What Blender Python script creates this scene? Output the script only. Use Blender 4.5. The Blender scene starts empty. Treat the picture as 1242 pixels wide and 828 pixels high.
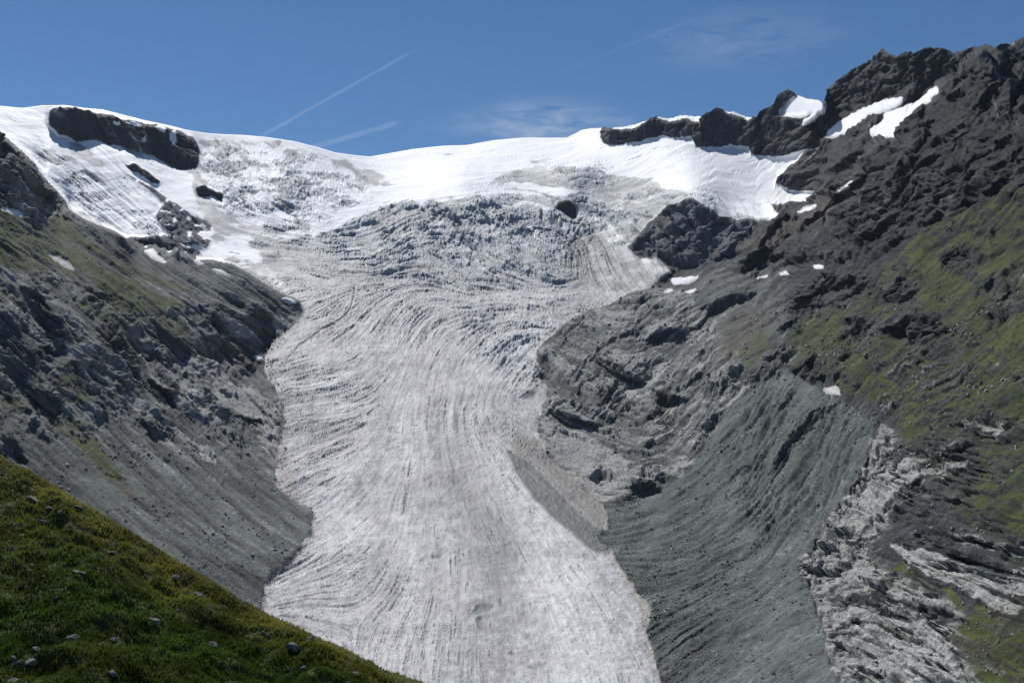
import bpy, math, time
import numpy as np
T0 = time.time()
rng = np.random.default_rng(7)
C = bpy.context.scene.collection
F = np.float32
# ------------------------------------------------------------------ camera model
FPX, CX, CY = 1331.0, 621.0, 414.0
HORIZON = 550.0
PITCH = math.atan((HORIZON - CY) / FPX)
SX, SY = 0.9, 0.9              # survey pitch of the terrain mesh

def rays(px, py):
    x = (px - CX) / FPX
    y = (CY - py) / FPX
    dy = math.cos(PITCH) - y * math.sin(PITCH)
    dz = math.sin(PITCH) + y * math.cos(PITCH)
    h = np.sqrt(x * x + dy * dy)
    return x / h, dy / h, dz / h

# ------------------------------------------------------------------ noise
def _h2(ix, iy, seed):
    h = (ix.astype(np.uint32) * np.uint32(374761393)) ^ (iy.astype(np.uint32) * np.uint32(668265263)) ^ np.uint32((seed * 2246822519) & 0xffffffff)
    h = (h ^ (h >> np.uint32(13))) * np.uint32(1274126177)
    return h ^ (h >> np.uint32(16))
_ang = np.arange(64) * (2 * np.pi / 64)
_gx, _gy = np.cos(_ang).astype(F), np.sin(_ang).astype(F)
def pn(x, y, seed=0):
    x = np.asarray(x, F); y = np.asarray(y, F)
    fx = np.floor(x); fy = np.floor(y)
    ix = fx.astype(np.int32); iy = fy.astype(np.int32)
    x = x - fx; y = y - fy
    u = x * x * x * (x * (x * 6 - 15) + 10); v = y * y * y * (y * (y * 6 - 15) + 10)
    def g(i, j, a, b):
        k = (_h2(ix + i, iy + j, seed) >> np.uint32(7)) & np.uint32(63)
        return _gx[k] * a + _gy[k] * b
    a = g(0, 0, x, y); b = g(1, 0, x - 1, y)
    c = g(0, 1, x, y - 1); d = g(1, 1, x - 1, y - 1)
    a = a + u * (b - a); c = c + u * (d - c)
    return (a + v * (c - a)) * F(1.5)
def fbm(x, y, o=4, seed=0, gain=.5, lac=2.03):
    s = 0; a = 1.0; t = 0
    for i in range(o):
        s = s + a * pn(x, y, seed + i * 17); t += a
        a *= gain; x = x * lac + 3.7; y = y * lac + 1.3
    return s / t
def ridged(x, y, o=4, seed=0, gain=.5, lac=2.07):
    s = 0; a = 1.0; t = 0
    for i in range(o):
        n = 1 - 2 * np.abs(pn(x, y, seed + i * 29)); s = s + a * n; t += a
        a *= gain; x = x * lac + 5.1; y = y * lac + 2.9
    return s / t
def worley(x, y, seed=0):
    x = np.asarray(x, F); y = np.asarray(y, F)
    ix = np.floor(x).astype(np.int32); iy = np.floor(y).astype(np.int32)
    f1 = np.full(x.shape, 9, F); f2 = np.full(x.shape, 9, F); idn = np.zeros(x.shape, F)
    for i in (-1, 0, 1):
        for j in (-1, 0, 1):
            h = _h2(ix + i, iy + j, seed)
            jx = (h & np.uint32(1023)).astype(F) / 1023; jy = ((h >> np.uint32(10)) & np.uint32(1023)).astype(F) / 1023
            d = np.sqrt((ix + i + jx - x) ** 2 + (iy + j + jy - y) ** 2)
            m = d < f1
            f2 = np.where(m, f1, np.minimum(f2, d)); f1 = np.where(m, d, f1)
            idn = np.where(m, ((h >> np.uint32(20)) & np.uint32(1023)).astype(F) / 1023, idn)
    return f1, f2, idn
def facets(x, y, seed=0):
    # angular blocks: every cell is a plane of its own tilt, cells meet in sharp edges
    x = np.asarray(x, F); y = np.asarray(y, F)
    ix = np.floor(x).astype(np.int32); iy = np.floor(y).astype(np.int32)
    f1 = np.full(x.shape, 9, F); f2 = np.full(x.shape, 9, F); o = np.zeros(x.shape, F)
    for i in (-1, 0, 1):
        for j in (-1, 0, 1):
            h = _h2(ix + i, iy + j, seed)
            jx = (h & np.uint32(1023)).astype(F) / 1023; jy = ((h >> np.uint32(10)) & np.uint32(1023)).astype(F) / 1023
            dx = x - (ix + i + jx); dy = y - (iy + j + jy); d = np.sqrt(dx * dx + dy * dy)
            k = (h >> np.uint32(20)) & np.uint32(63); hh = ((h >> np.uint32(26)).astype(F) / 63 - .5)
            m = d < f1
            f2 = np.where(m, f1, np.minimum(f2, d)); f1 = np.where(m, d, f1)
            o = np.where(m, (_gx[k] * dx + _gy[k] * dy) * 1.1 + hh * .8, o)
    return o, f2 - f1
def ss(a, b, x):
    t = np.clip((x - a) / (b - a), 0, 1)
    return t * t * (3 - 2 * t)
def box1(a, r, ax):
    if r < 1: return a
    a = np.moveaxis(a, ax, 0)
    p = np.concatenate([np.repeat(a[:1], r + 1, 0), a, np.repeat(a[-1:], r, 0)], 0).astype(np.float64)
    c = np.cumsum(p, 0)
    return np.moveaxis(((c[2 * r + 1:] - c[:-2 * r - 1]) / (2 * r + 1)).astype(F), 0, ax)
def blur(a, r):
    a = np.asarray(a, F)
    for _ in range(2):
        a = box1(box1(a, r, 0), r, 1)
    return a

# ------------------------------------------------------------------ survey data (outlines measured on the photograph, in its pixels)
SKY = [(-200,120),(-60,126),(0,128.7),(27,131),(51,128),(78,127.7),(101,131),(125,133),(149,139),(179,146.7),(210,153.4),(223,157),(247,161),(270,163),(298,164),(325,166.6),(355,171),(382,178),(406,185),(432,188.5),(449,190),(469,186.6),(500,181),(537,177),(567,176),(601,170),(635,167),(688,167),(700,161),(705,158),(715,156),(728,155.5),(733,154),(739,156),(745,156),(769,152),(779,149),(787,145),(796,142),(811,144),(830,139.6),(840,141),(847,142),(853,141),(856,138),(858,136),(860,139),(863,136),(867,132),(870,131),(877,134),(894,137),(909,143),(918,141),(921,136),(925,134),(938,127),(941,119.6),(946,114),(952,110),(958,108.5),(965,115),(982,122),(993,122),(999,124.7),(1001,118),(1004.6,109.5),(1014,100),(1025,91),(1040,82),(1055,74),(1064,66),(1070,60.4),(1074,62),(1079,66.5),(1086,69),(1092,68),(1100,65),(1109,65),(1117,61),(1126,58.7),(1135,61),(1143,60),(1150,64),(1163,65.5),(1173,61),(1185,58),(1195,53.7),(1201,56),(1207,60),(1215,57),(1224,55),(1242,47.6),(1300,40),(1420,55)]
BASE = [(560,940,520),(560,828,700),(560,700,1000),(560,600,1350),(550,500,1800),(520,400,2450),(530,350,2850),(560,300,3350),(560,250,3750),(560,215,4200),(560,178,5200),
(318,737,930),(340,600,1350),(345,500,1780),(365,381,2500),(300,280,3300),(260,250,3450),(450,190,5000),(300,165,4600),(150,133,4500),(0,128,4400),(-150,140,4300),(100,220,3700),(0,180,3900),(200,260,3400),(-150,200,3800),(350,230,3800),(420,280,3450),(100,130,4480),(150,185,3850),
(690,167,5000),(715,157,4950),(740,175,4500),(740,156,4650),(870,181,4000),(870,131,4250),(955,188,3700),(955,109,3900),(990,232,3300),(900,230,3550),(880,266,3200),(800,225,3750),(700,220,4000),(720,250,3750),(685,250,3700),
(840,242,3250),(830,320,2950),(765,300,3200),(870,290,3050),(760,350,2850),(800,335,2850),(700,340,3000),
(700,400,2430),(660,440,2150),(660,520,1720),(732,614,1320),(760,700,1000),(797,828,690),(830,920,500),
(800,420,2250),(850,380,2450),(900,330,2600),(800,500,1800),(850,550,1600),(760,560,1560),
(930,450,1800),(955,457,1720),(1000,480,1500),(1050,510,1330),(1060,545,1230),(850,650,1150),(900,720,980),(850,800,800),(1000,828,640),(1000,920,480),(980,680,980),(1040,600,1130),
(1010,720,850),(1020,800,680),(1100,828,560),(1100,700,760),(1100,600,950),(1100,500,1220),(1150,828,480),(1242,828,400),(1242,700,520),(1242,600,640),(1242,500,800),(1242,400,1000),(1242,300,1270),(1242,200,1470),(1242,120,1680),(1400,400,800),(1400,828,330),(1400,600,520),(1400,200,1220),(1400,90,1450),(1242,920,330),
(1150,400,1200),(1150,300,1540),(1150,200,1740),(1190,72,2030),(1090,175,2080),(1050,200,2230),(1050,300,1900),(1000,330,2100),(1000,400,1850),(1000,260,2500),(960,300,2500),(940,400,2050),
(-100,400,2600),(-100,600,1400),(-100,900,500),(150,500,1800),(150,700,1000),(200,900,560),(150,350,2900)]
FAR = [(1000,125,3600),(1070,62,3300),(1130,60,3100),(1196,54,2950),(1242,48,2800),(1400,60,2500),(1020,180,3100),(1060,150,3000),(1130,110,2900),(1225,103,2600),(1400,120,2300),(990,180,3500),(1030,225,2750),(960,150,3750),(980,240,3200)]
SPUR = [(0,165,1900),(-150,110,1700),(-150,300,1350),(-150,500,950),(0,300,1600),(0,400,1380),(0,480,1220),(0,560,1050),(0,700,800),(80,250,2050),(150,288,2200),(237,314,2400),(300,332,2500),(362,367,2530),(365,381,2500),(331,415,2260),(316,445,2080),(345,492,1820),(335,550,1560),(342,600,1350),(380,622,1270),(376,651,1160),(322,709,1000),(318,740,920),(300,828,720),(380,920,540),(200,600,1180),(100,600,1080),(200,700,900),(100,400,1520),(200,400,1850),(200,350,2050),(280,400,2150),(270,480,1750),(150,500,1420),(250,550,1450),(0,920,520),(200,920,530)]
SPUR_TOP = [(-220,80),(0,165),(10,169),(24,181),(41,198),(51,213),(64,228),(79,245),(83,254),(101,266),(135,279),(152,289),(169,299),(200,308),(237,314),(281,320),(304,333),(338,354),(362,367)]
LMARG = [(367,378),(358,394),(331,414),(318,445),(325,462),(344,492),(345,519),(335,550),(334,582),(342,600),(380,622),(376,651),(358,673),(322,709),(318,737),(270,830),(230,980)]
RMARG = [(800,980),(800,828),(792,795),(785,765),(790,740),(752,690),(745,672),(725,655),(738,640),(732,614),(705,593),(678,566),(654,539),(651,512),(664,475),(657,461),(649,424),(665,410),(683,394),(718,374),(742,368),(765,356),(790,350),(800,340),(815,330),(800,316),(775,315),(762,299),(789,269),(810,252),(837,240),(860,252),(881,266),(904,266),(933,267),(945,262),(935,249),(972,245),(992,232),(958,230),(940,223),(945,215),(968,195),(977,181)]
GLACIER = [(-220,-60)] + SPUR_TOP + LMARG + RMARG + [(1010,-60)]
SPURPOLY = SPUR_TOP + LMARG + [(-220,980)]
RIDGE1 = [(732,174),(728,166),(733,140),(745,158),(769,156),(779,152),(790,142),(796,130),(804,142),(811,148),(830,144),(838,146),(848,146),(840,166),(825,168),(805,166),(783,170),(765,175),(749,177),(735,175)]
RIDGE2 = [(843,178),(838,166),(846,149),(853,130),(872,115),(879,137),(894,141),(908,146),(918,120),(925,100),(941,130),(946,142),(970,143),(988,137),(988,147),(977,154),(990,165),(977,181),(955,188),(938,190),(913,188),(908,178),(887,176),(867,181)]
HORN = [(918,141),(925,110),(938,95),(957,90),(967,115),(950,124),(946,142),(930,142)]
FARPOLY = [(977,181),(990,165),(977,154),(988,147),(1003,134),(1000,115),(1004,40),(1070,0),(1420,-40),(1420,150),(1242,112),(1232,116),(1224,103),(1207,87),(1190.6,68),(1177,76),(1160,89),(1140,108),(1110,135),(1086,165),(1065,175),(1042,202),(1031,226),(1021,250),(1000,262),(985,252),(975,246),(992,232),(958,230),(940,223),(945,215),(968,195)]
KNOB = [(762,299),(789,269),(810,252),(837,240),(860,252),(881,266),(904,266),(925,268),(918,285),(900,300),(885,315),(870,320),(845,326),(833,326),(815,322),(800,316),(775,315)]
z1 = lambda L: [(x / 2.957, 100 + y / 2.957) for x, y in L]
z3 = lambda L: [(600 + x / 2.957, 100 + y / 2.957) for x, y in L]
z4 = lambda L: [(822 + x / 2.957, 30 + y / 2.957) for x, y in L]
z5 = lambda L: [(x / 2.957, 330 + y / 2.957) for x, y in L]
z7 = lambda L: [(600 + x / 2.957, 350 + y / 2.957) for x, y in L]
z8 = lambda L: [(900 + x / 3.6, 250 + y / 3.6) for x, y in L]
z9 = lambda L: [(822 + x * .5166, 400 + y * .5166) for x, y in L]
BAND = z1([(165,130),(175,105),(215,92),(270,90),(330,107),(400,127),(480,137),(560,152),(640,172),(690,197),(715,240),(712,310),(640,315),(560,270),(470,240),(400,225),(330,210),(270,210),(210,180),(170,150)])
ISLET = z1([(443,293),(490,293),(575,355),(570,366),(545,362),(500,335)])
CRAG = z1([(700,380),(735,370),(770,395),(800,400),(800,430),(765,415),(710,410)])
TOOTH = z3([(220,430),(240,420),(270,425),(285,445),(295,488),(275,490),(245,465),(222,455)])
RIBS = z1([(395,280),(450,325),(560,390),(600,420),(680,470),(760,510),(760,530),(720,530),(700,545),(760,570),(735,600),(700,590),(640,590),(600,560),(560,480),(590,440),(540,390),(470,345)])
RIBS2 = z1([(440,560),(520,555),(590,550),(640,590),(720,610),(700,640),(640,650),(600,600),(560,640),(500,590)])
MORAINE = [(738,640),(733,614),(760,608),(790,600),(830,575),(860,540),(890,490),(925,465),(955,456),(975,462),(1000,478),(1022,488),(1045,500),(1060,520),(1055,545),(1040,580),(1010,630),(985,660),(965,690),(985,720),(1000,770),(1005,800),(1015,830),(1020,980),(800,980),(800,828),(792,795),(785,765),(790,740),(752,690),(745,672),(725,655)]
SLABS = [(649,424),(665,410),(683,394),(718,374),(742,368),(765,356),(800,348),(830,352),(850,370),(872,395),(895,430),(915,462),(890,490),(860,540),(830,575),(790,600),(760,608),(733,614),(705,593),(678,566),(654,539),(651,512),(664,475),(657,461)]
OUTCROP = [(1060,530),(1075,512),(1092,525),(1090,560),(1085,600),(1080,640),(1060,680),(1090,700),(1130,715),(1180,750),(1160,790),(1200,828),(1210,980),(1020,980),(1015,830),(1005,800),(1000,770),(985,720),(965,690),(985,660),(1010,630),(1040,580),(1055,545)]
# steep faces: (outline, how steep 0..1)
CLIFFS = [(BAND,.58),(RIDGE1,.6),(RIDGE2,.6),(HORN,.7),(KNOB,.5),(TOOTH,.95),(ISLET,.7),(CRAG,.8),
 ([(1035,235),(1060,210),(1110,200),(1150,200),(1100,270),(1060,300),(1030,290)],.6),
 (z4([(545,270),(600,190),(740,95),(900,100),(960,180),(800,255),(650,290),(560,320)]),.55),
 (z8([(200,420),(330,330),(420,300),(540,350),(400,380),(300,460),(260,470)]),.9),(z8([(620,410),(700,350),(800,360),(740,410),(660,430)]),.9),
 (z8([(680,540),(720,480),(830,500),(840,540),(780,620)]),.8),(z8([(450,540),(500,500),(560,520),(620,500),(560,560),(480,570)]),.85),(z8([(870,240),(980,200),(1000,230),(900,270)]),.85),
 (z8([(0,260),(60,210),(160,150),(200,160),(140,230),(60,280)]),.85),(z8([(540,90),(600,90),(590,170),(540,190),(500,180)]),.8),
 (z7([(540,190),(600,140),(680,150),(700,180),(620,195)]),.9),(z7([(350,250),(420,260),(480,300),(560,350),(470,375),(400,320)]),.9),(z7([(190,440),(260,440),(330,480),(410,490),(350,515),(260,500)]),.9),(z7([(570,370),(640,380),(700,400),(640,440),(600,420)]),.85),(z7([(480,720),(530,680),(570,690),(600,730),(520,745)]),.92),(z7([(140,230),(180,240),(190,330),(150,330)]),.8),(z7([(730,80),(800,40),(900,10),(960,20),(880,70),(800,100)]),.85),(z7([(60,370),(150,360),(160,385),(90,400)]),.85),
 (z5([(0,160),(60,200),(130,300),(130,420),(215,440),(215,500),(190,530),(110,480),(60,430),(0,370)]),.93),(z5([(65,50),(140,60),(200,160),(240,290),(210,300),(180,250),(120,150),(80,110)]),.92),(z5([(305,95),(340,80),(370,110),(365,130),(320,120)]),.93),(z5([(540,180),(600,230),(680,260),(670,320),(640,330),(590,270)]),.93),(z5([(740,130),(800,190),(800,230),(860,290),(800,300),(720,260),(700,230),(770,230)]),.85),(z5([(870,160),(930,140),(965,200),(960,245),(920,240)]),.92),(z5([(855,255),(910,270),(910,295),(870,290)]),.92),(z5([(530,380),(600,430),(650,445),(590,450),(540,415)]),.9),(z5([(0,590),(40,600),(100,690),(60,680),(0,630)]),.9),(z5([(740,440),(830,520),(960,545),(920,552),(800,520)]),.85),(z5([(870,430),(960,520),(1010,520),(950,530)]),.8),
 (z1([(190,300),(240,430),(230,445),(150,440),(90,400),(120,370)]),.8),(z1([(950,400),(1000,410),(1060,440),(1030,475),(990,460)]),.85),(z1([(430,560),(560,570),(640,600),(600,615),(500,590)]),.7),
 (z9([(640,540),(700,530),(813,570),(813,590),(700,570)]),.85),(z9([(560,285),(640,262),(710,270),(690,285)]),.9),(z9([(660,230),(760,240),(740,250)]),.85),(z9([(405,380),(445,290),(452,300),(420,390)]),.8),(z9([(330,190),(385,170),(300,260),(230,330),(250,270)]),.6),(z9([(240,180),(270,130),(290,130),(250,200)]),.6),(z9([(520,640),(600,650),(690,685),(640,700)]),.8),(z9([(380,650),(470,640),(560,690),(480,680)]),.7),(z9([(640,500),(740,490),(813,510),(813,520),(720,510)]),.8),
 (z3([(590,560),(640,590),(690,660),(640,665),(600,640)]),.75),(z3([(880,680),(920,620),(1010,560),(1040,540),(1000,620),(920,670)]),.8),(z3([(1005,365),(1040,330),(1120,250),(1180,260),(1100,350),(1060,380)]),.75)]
GRASS = [([(940,445),(960,405),(1000,370),(1060,330),(1120,290),(1242,200),(1420,150),(1420,480),(1242,480),(1100,500),(1030,480),(985,458)],.68),([(1080,500),(1242,430),(1420,430),(1420,720),(1242,700),(1180,640),(1110,560)],.74),([(1160,770),(1190,735),(1242,720),(1420,720),(1420,980),(1220,980)],.66),(z9([(450,600),(530,550),(640,610),(690,680),(560,630)]),.78),
 ([(1100,300),(1242,130),(1242,300),(1120,330)],.46),
 (z5([(250,100),(480,60),(660,200),(640,250),(500,180),(480,240),(380,200),(300,150)]),.85),(z1([(250,640),(420,700),(560,760),(700,828),(500,820),(350,740)]),.75),(z5([(0,400),(60,440),(110,530),(0,510)]),.9),(z5([(195,300),(270,340),(310,480),(230,470),(210,380)]),.95),(z5([(0,30),(80,80),(80,130),(0,100)]),.8),([(-200,150),(0,190),(60,250),(120,300),(100,340),(0,330),(-200,300)],.46),(z1([(100,500),(300,560),(500,640),(700,740),(640,760),(400,690),(100,640)]),.52),(z5([(120,350),(200,460),(300,560),(480,780),(440,800),(280,640),(160,540)]),.45),(z7([(760,330),(960,150),(1020,180),(1010,260),(850,330)]),.42)]
BROWN = [(z5([(240,590),(300,610),(480,790),(440,820),(330,720)]),1.),(z7([(780,180),(930,50),(1000,180),(900,260),(800,240)]),.8),(z4([(200,800),(480,640),(640,520),(640,560),(560,690),(420,770),(300,828)]),.7),(z7([(420,450),(600,380),(700,440),(600,520),(480,540)]),.5),([(1160,770),(1190,735),(1242,720),(1420,720),(1420,980),(1220,980)],.6)]
PALE = [(z5([(310,330),(420,430),(500,460),(660,580),(760,640),(780,700),(700,690),(640,600),(480,500)]),.8),(z5([(740,430),(880,400),(1020,490),(1000,530),(930,550),(800,500)]),.75),(z5([(900,580),(990,540),(1000,600),(960,650)]),1.),(z5([(960,150),(1070,170),(990,235)]),.9),(z5([(680,280),(920,430),(860,400),(760,440),(700,420),(620,350)]),.45),(z5([(800,150),(860,160),(900,250),(830,240)]),.8),(z5([(480,260),(700,420),(800,580),(700,540),(560,440)]),.55),(z5([(150,180),(320,330),(300,360),(200,260)]),.6),
 (z7([(160,480),(330,560),(470,600),(490,740),(380,780),(250,660)]),.8),(z7([(540,180),(590,110),(640,130),(700,150),(790,140),(720,190),(640,190)]),.7),(z7([(420,220),(530,240),(520,290),(470,370),(430,330)]),.6),(z7([(590,240),(620,230),(600,320),(560,380)]),.9),(z7([(720,270),(770,250),(740,300)]),.8),(z7([(690,555),(750,545),(740,570),(700,585)]),.9),(z7([(790,570),(840,540),(885,535),(890,570),(840,595)]),1.),(z7([(630,630),(690,610),(680,680),(650,680)]),.9),(z7([(700,600),(760,640),(720,660)]),.9),(z7([(350,80),(500,90),(480,140),(380,130)]),.4),(z7([(190,380),(420,430),(420,480),(300,470)]),.55),(z7([(540,480),(630,490),(600,520),(550,520)]),.6),(z7([(890,570),(930,580),(910,660),(880,610)]),.5),
 (OUTCROP,.54),(z9([(320,690),(420,630),(540,640),(680,690),(600,740),(813,828),(400,828),(360,740)]),.55),(z9([(500,510),(640,540),(690,600),(813,650),(813,690),(680,620),(560,560)]),.9),(z9([(600,560),(700,560),(813,600),(813,625),(690,600)]),.7),(z9([(440,360),(560,300),(600,330),(520,400),(450,430)]),.7),(z9([(560,300),(710,320),(640,360),(560,370),(440,420),(440,380)]),.55),(z9([(660,215),(780,235),(770,260),(690,240)]),.6),(z9([(640,480),(813,500),(813,530),(680,520)]),.6),(z9([(280,560),(420,420),(440,440),(320,600)]),.5)]
SERAC = [([(395,300),(410,275),(450,250),(520,238),(600,243),(650,262),(690,290),(720,330),(680,350),(600,350),(520,345),(450,330)],1.),([(240,172),(330,180),(400,197),(450,215),(440,240),(400,262),(360,270),(290,265),(250,240)],.7),([(540,232),(600,215),(700,200),(760,215),(720,240),(670,270),(640,255)],.7),([(690,300),(660,270),(700,270),(720,250),(790,225),(830,235),(790,265),(760,300)],.85),([(560,370),(700,358),(740,372),(690,400),(650,430),(660,470),(620,460),(560,420)],.75),([(310,270),(420,270),(430,300),(330,320)],.35),([(20,160),(90,200),(200,270),(190,300),(100,262),(60,220)],.45),([(300,280),(400,300),(450,340),(400,345),(300,310)],.3),([(690,280),(740,290),(770,350),(690,350)],.35),([(730,240),(800,225),(880,235),(870,262),(800,250)],.4),([(640,185),(700,190),(760,200),(730,212),(660,205)],.35)]
BARE = [([(523,186),(547,182),(578,186),(550,194)],.7),([(544,201),(571,197),(596,203),(567,208)],.8),([(618,208),(645,191),(686,189),(702,198),(700,220),(662,222)],.6),([(415,203),(456,205),(503,211),(496,225),(463,226),(429,215)],.55),([(783,206),(816,199),(860,199),(823,213)],.6),([(640,196),(700,192),(790,200),(720,206)],.35),([(820,216),(900,208),(958,204),(900,220)],.35),([(255,165),(330,172),(400,192),(420,215),(380,250),(300,265),(255,240)],.22),([(816,228),(870,218),(931,249),(925,265),(881,262),(857,235)],.42),([(30,140),(120,200),(190,280),(100,262),(50,210)],.34),([(0,150),(30,146),(20,160)],.5),([(700,165),(715,160),(725,172),(712,178)],.4)]
# clean bright snow on the glacier (1) against grey ice (0)
CLEAN = [([(-220,-60),(1010,-60),(1000,250),(930,262),(880,256),(840,236),(800,220),(740,212),(690,205),(640,203),(560,232),(480,245),(420,262),(395,270),(430,240),(480,222),(450,205),(400,190),(330,176),(240,168),(-220,170)],.97),([(-200,120),(60,128),(60,160),(110,200),(235,245),(270,300),(255,320),(170,300),(75,245),(0,165)],.72),([(90,168),(150,180),(232,210),(240,260),(255,290),(215,250),(130,200)],1.),([(240,170),(400,195),(460,220),(440,240),(380,265),(300,270),(250,240)],.55),([(380,272),(470,238),(600,228),(560,240),(470,247),(400,275),(375,290)],1.),([(-220,100),(0,130),(0,165),(-200,160)],.85),([(780,215),(990,235),(930,266),(880,258)],.8),([(770,315),(830,320),(850,340),(810,350)],.6),(z1([(720,590),(800,570),(860,600),(760,640)]),.9),(z1([(560,640),(700,600),(860,520),(900,560),(1080,800),(900,680)]),.6)]
PATCHES = [
 ('horn_snow', z4([(367,300),(425,255),(500,272),(530,286),(538,310),(490,345),(460,365),(445,362),(450,345),(480,325),(490,312),(440,332),(370,328)]), 'bright white snow saddle right beside the small pointed dark horn'),
 ('', z4([(530,402),(560,365),(600,335),(700,285),(760,270),(812,264),(800,285),(745,315),(690,325),(665,345),(610,392),(560,405)]), 'long slanting white snowfield under the dark jagged summit ridge'),
 ('', z4([(695,400),(690,375),(735,350),(745,320),(800,300),(850,280),(895,250),(900,235),(935,228),(935,245),(850,310),(825,345),(780,400),(740,410)]), 'white snowfield tapering up to a point beside the dark pyramid crest'),
 ('', z4([(888,162),(905,155),(902,170)]), 'tiny white snow fleck high on the dark summit ridge'),
 ('', z8([(345,805),(380,796),(412,786),(440,832),(400,822)]), 'pale dirty snow patch behind the crest of the grey moraine'),
 ('', z8([(308,266),(325,262),(345,256),(362,272),(330,276)]), 'small white snow patch below the dark crags, higher of two'),
 ('', z8([(163,300),(195,286),(209,302)]), 'small white triangular snow patch on the brown scree below the crags'),
 ('', z8([(58,320),(115,305),(118,312),(62,324)]), 'thin white snow streak on brown scree, beside a triangular patch'),
 ('', z4([(578,598),(610,572),(642,555),(640,564),(600,592),(584,602)]), 'thin snow streak slanting up the pale scree gully'),
 ('', z4([(433,680),(465,660),(500,648),(504,655),(470,672),(440,684)]), 'narrow snow strip on pinkish scree below the edge of the upper snowfield'),
 ('', z3([(635,705),(660,700),(690,700),(735,697),(700,720),(660,728),(640,722)]), 'white avalanche snow at the foot of the big dark rock knob'),
 ('', z3([(603,755),(625,744),(643,747),(625,760)]), 'small white snow spot on grey debris below the rock knob, left one'),
 ('', z3([(678,756),(705,748),(730,742),(715,754),(690,760)]), 'thin white snow sliver on grey debris below the rock knob, right one'),
 ('', z1([(0,452),(25,456),(55,462),(88,486),(50,482),(20,470),(0,464)]), 'white snow strip on the grassy left slope near its upper rim'),
 ('', z1([(515,598),(545,605),(575,630),(598,650),(570,645),(540,625)]), 'white diagonal snow strip on the grey slab under the rock ribs'),
 ('', z1([(688,642),(710,640),(735,653),(715,656)]), 'short white snow dash on the grey slab, above a longer strip'),
 ('', z1([(755,668),(785,673),(828,692),(815,697),(780,684)]), 'longer white snow strip on the grey slab nearest the glacier edge'),
 ('', z1([(168,622),(200,628),(240,652),(264,680),(225,662),(190,640)]), 'grey dirty snow streak in a gully of the left slope'),
 ('', z1([(1003,768),(1030,775),(1062,796),(1040,795)]), 'small snow strip at the tip of the left spur beside the glacier'),
 ('', z5([(903,300),(920,300),(943,314),(925,316)]), 'little snow remnant below the dark buttress at the glacier margin'),
]
print('data', time.time() - T0)

# ------------------------------------------------------------------ terrain sheet
cols = np.arange(-170, 1406, SX)
NC = len(cols)
skx, sky = zip(*SKY)
ytop = np.interp(cols, skx, sky)
ytop = ytop + .9 * pn(cols * .31, cols * 0 + .5, 3) * ((cols > 740) | (cols < -300)) + .8 * pn(cols * .8, cols * 0 + .3, 4) * (cols > 850)
YB = 935.0
ytop = ytop - (1.2 * (cols > 745) + 1.6 * (cols > 990)) * np.maximum(0, ridged(cols * .13, cols * 0 + .7, 3, 5) - .1) * ((cols < 797) | (cols > 852)) * ((cols < 878) | (cols > 912)) * ((cols < 966) | (cols > 1002))
NR = int((YB - 50) / SY) + 1
v = np.linspace(0, 1, NR)[:, None]
PY = (YB + (ytop[None, :] - YB) * v).astype(F)
PX = np.broadcast_to(cols[None, :], PY.shape).astype(F)
WX = PX + 3.2 * fbm(PX / 22, PY / 22, 4, 11)
WY = PY + 3.2 * fbm(PX / 22, PY / 22, 4, 12)

def poly(P, X=None, Y=None):
    X = WX if X is None else X; Y = WY if Y is None else Y
    P = np.array(P, float); m = np.zeros(X.shape, bool)
    x0, y0 = P.min(0) - 6; x1, y1 = P.max(0) + 6
    cs = np.where((cols >= x0) & (cols <= x1))[0]
    if len(cs) == 0: return m
    c0, c1 = cs[0], cs[-1] + 1
    rr = np.where(((PY[:, c0:c1] >= y0) & (PY[:, c0:c1] <= y1)).any(1))[0]
    if len(rr) == 0: return m
    r0, r1 = rr[0], rr[-1] + 1
    x = X[r0:r1, c0:c1]; y = Y[r0:r1, c0:c1]; ins = np.zeros(x.shape, bool)
    n = len(P); j = n - 1
    for i in range(n):
        xi, yi = P[i]; xj, yj = P[j]
        if yi != yj:
            ins ^= ((yi > y) != (yj > y)) & (x < (xj - xi) * (y - yi) / (yj - yi) + xi)
        j = i
    m[r0:r1, c0:c1] = ins
    return m
def paint(lst, r, mode='max'):
    out = np.zeros(PX.shape, F)
    for P, a in lst:
        out = np.maximum(out, a * poly(P))
    return blur(out, r)

def tps(ctrl, lam=1e-3):
    p = np.array(ctrl, float); xy = p[:, :2] / 300.0; val = np.log(p[:, 2]); n = len(p)
    r2 = ((xy[:, None] - xy[None]) ** 2).sum(-1)
    K = np.where(r2 > 0, .5 * r2 * np.log(np.maximum(r2, 1e-12)), 0) + lam * np.eye(n)
    Pm = np.c_[np.ones(n), xy]
    A = np.zeros((n + 3, n + 3)); A[:n, :n] = K; A[:n, n:] = Pm; A[n:, :n] = Pm.T
    w = np.linalg.solve(A, np.r_[val, 0, 0, 0])
    return xy, w
def tps_eval(m, X, Y):
    xy, w = m; n = len(xy)
    X = X / F(300); Y = Y / F(300)
    o = (w[n] + w[n + 1] * X + w[n + 2] * Y).astype(F)
    for i in range(n):
        r2 = (X - F(xy[i, 0])) ** 2 + (Y - F(xy[i, 1])) ** 2
        o += F(.5 * w[i]) * r2 * np.log(r2 + F(1e-9))
    return o
LD = tps_eval(tps(BASE), PX, PY)
far_h = poly(FARPOLY, PX, PY); spur_h = poly(SPURPOLY, PX, PY)
fs = np.clip(blur(far_h, 2) * 1.0, 0, 1); mw_ = ss(366, 400, PY); sp = blur(spur_h, 2) * (1 - mw_) + blur(spur_h, 12) * mw_
c0 = np.searchsorted(cols, 930)
LDf = np.zeros_like(LD); LDf[:, c0:] = tps_eval(tps(FAR), PX[:, c0:], np.minimum(PY[:, c0:], 300))
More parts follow.
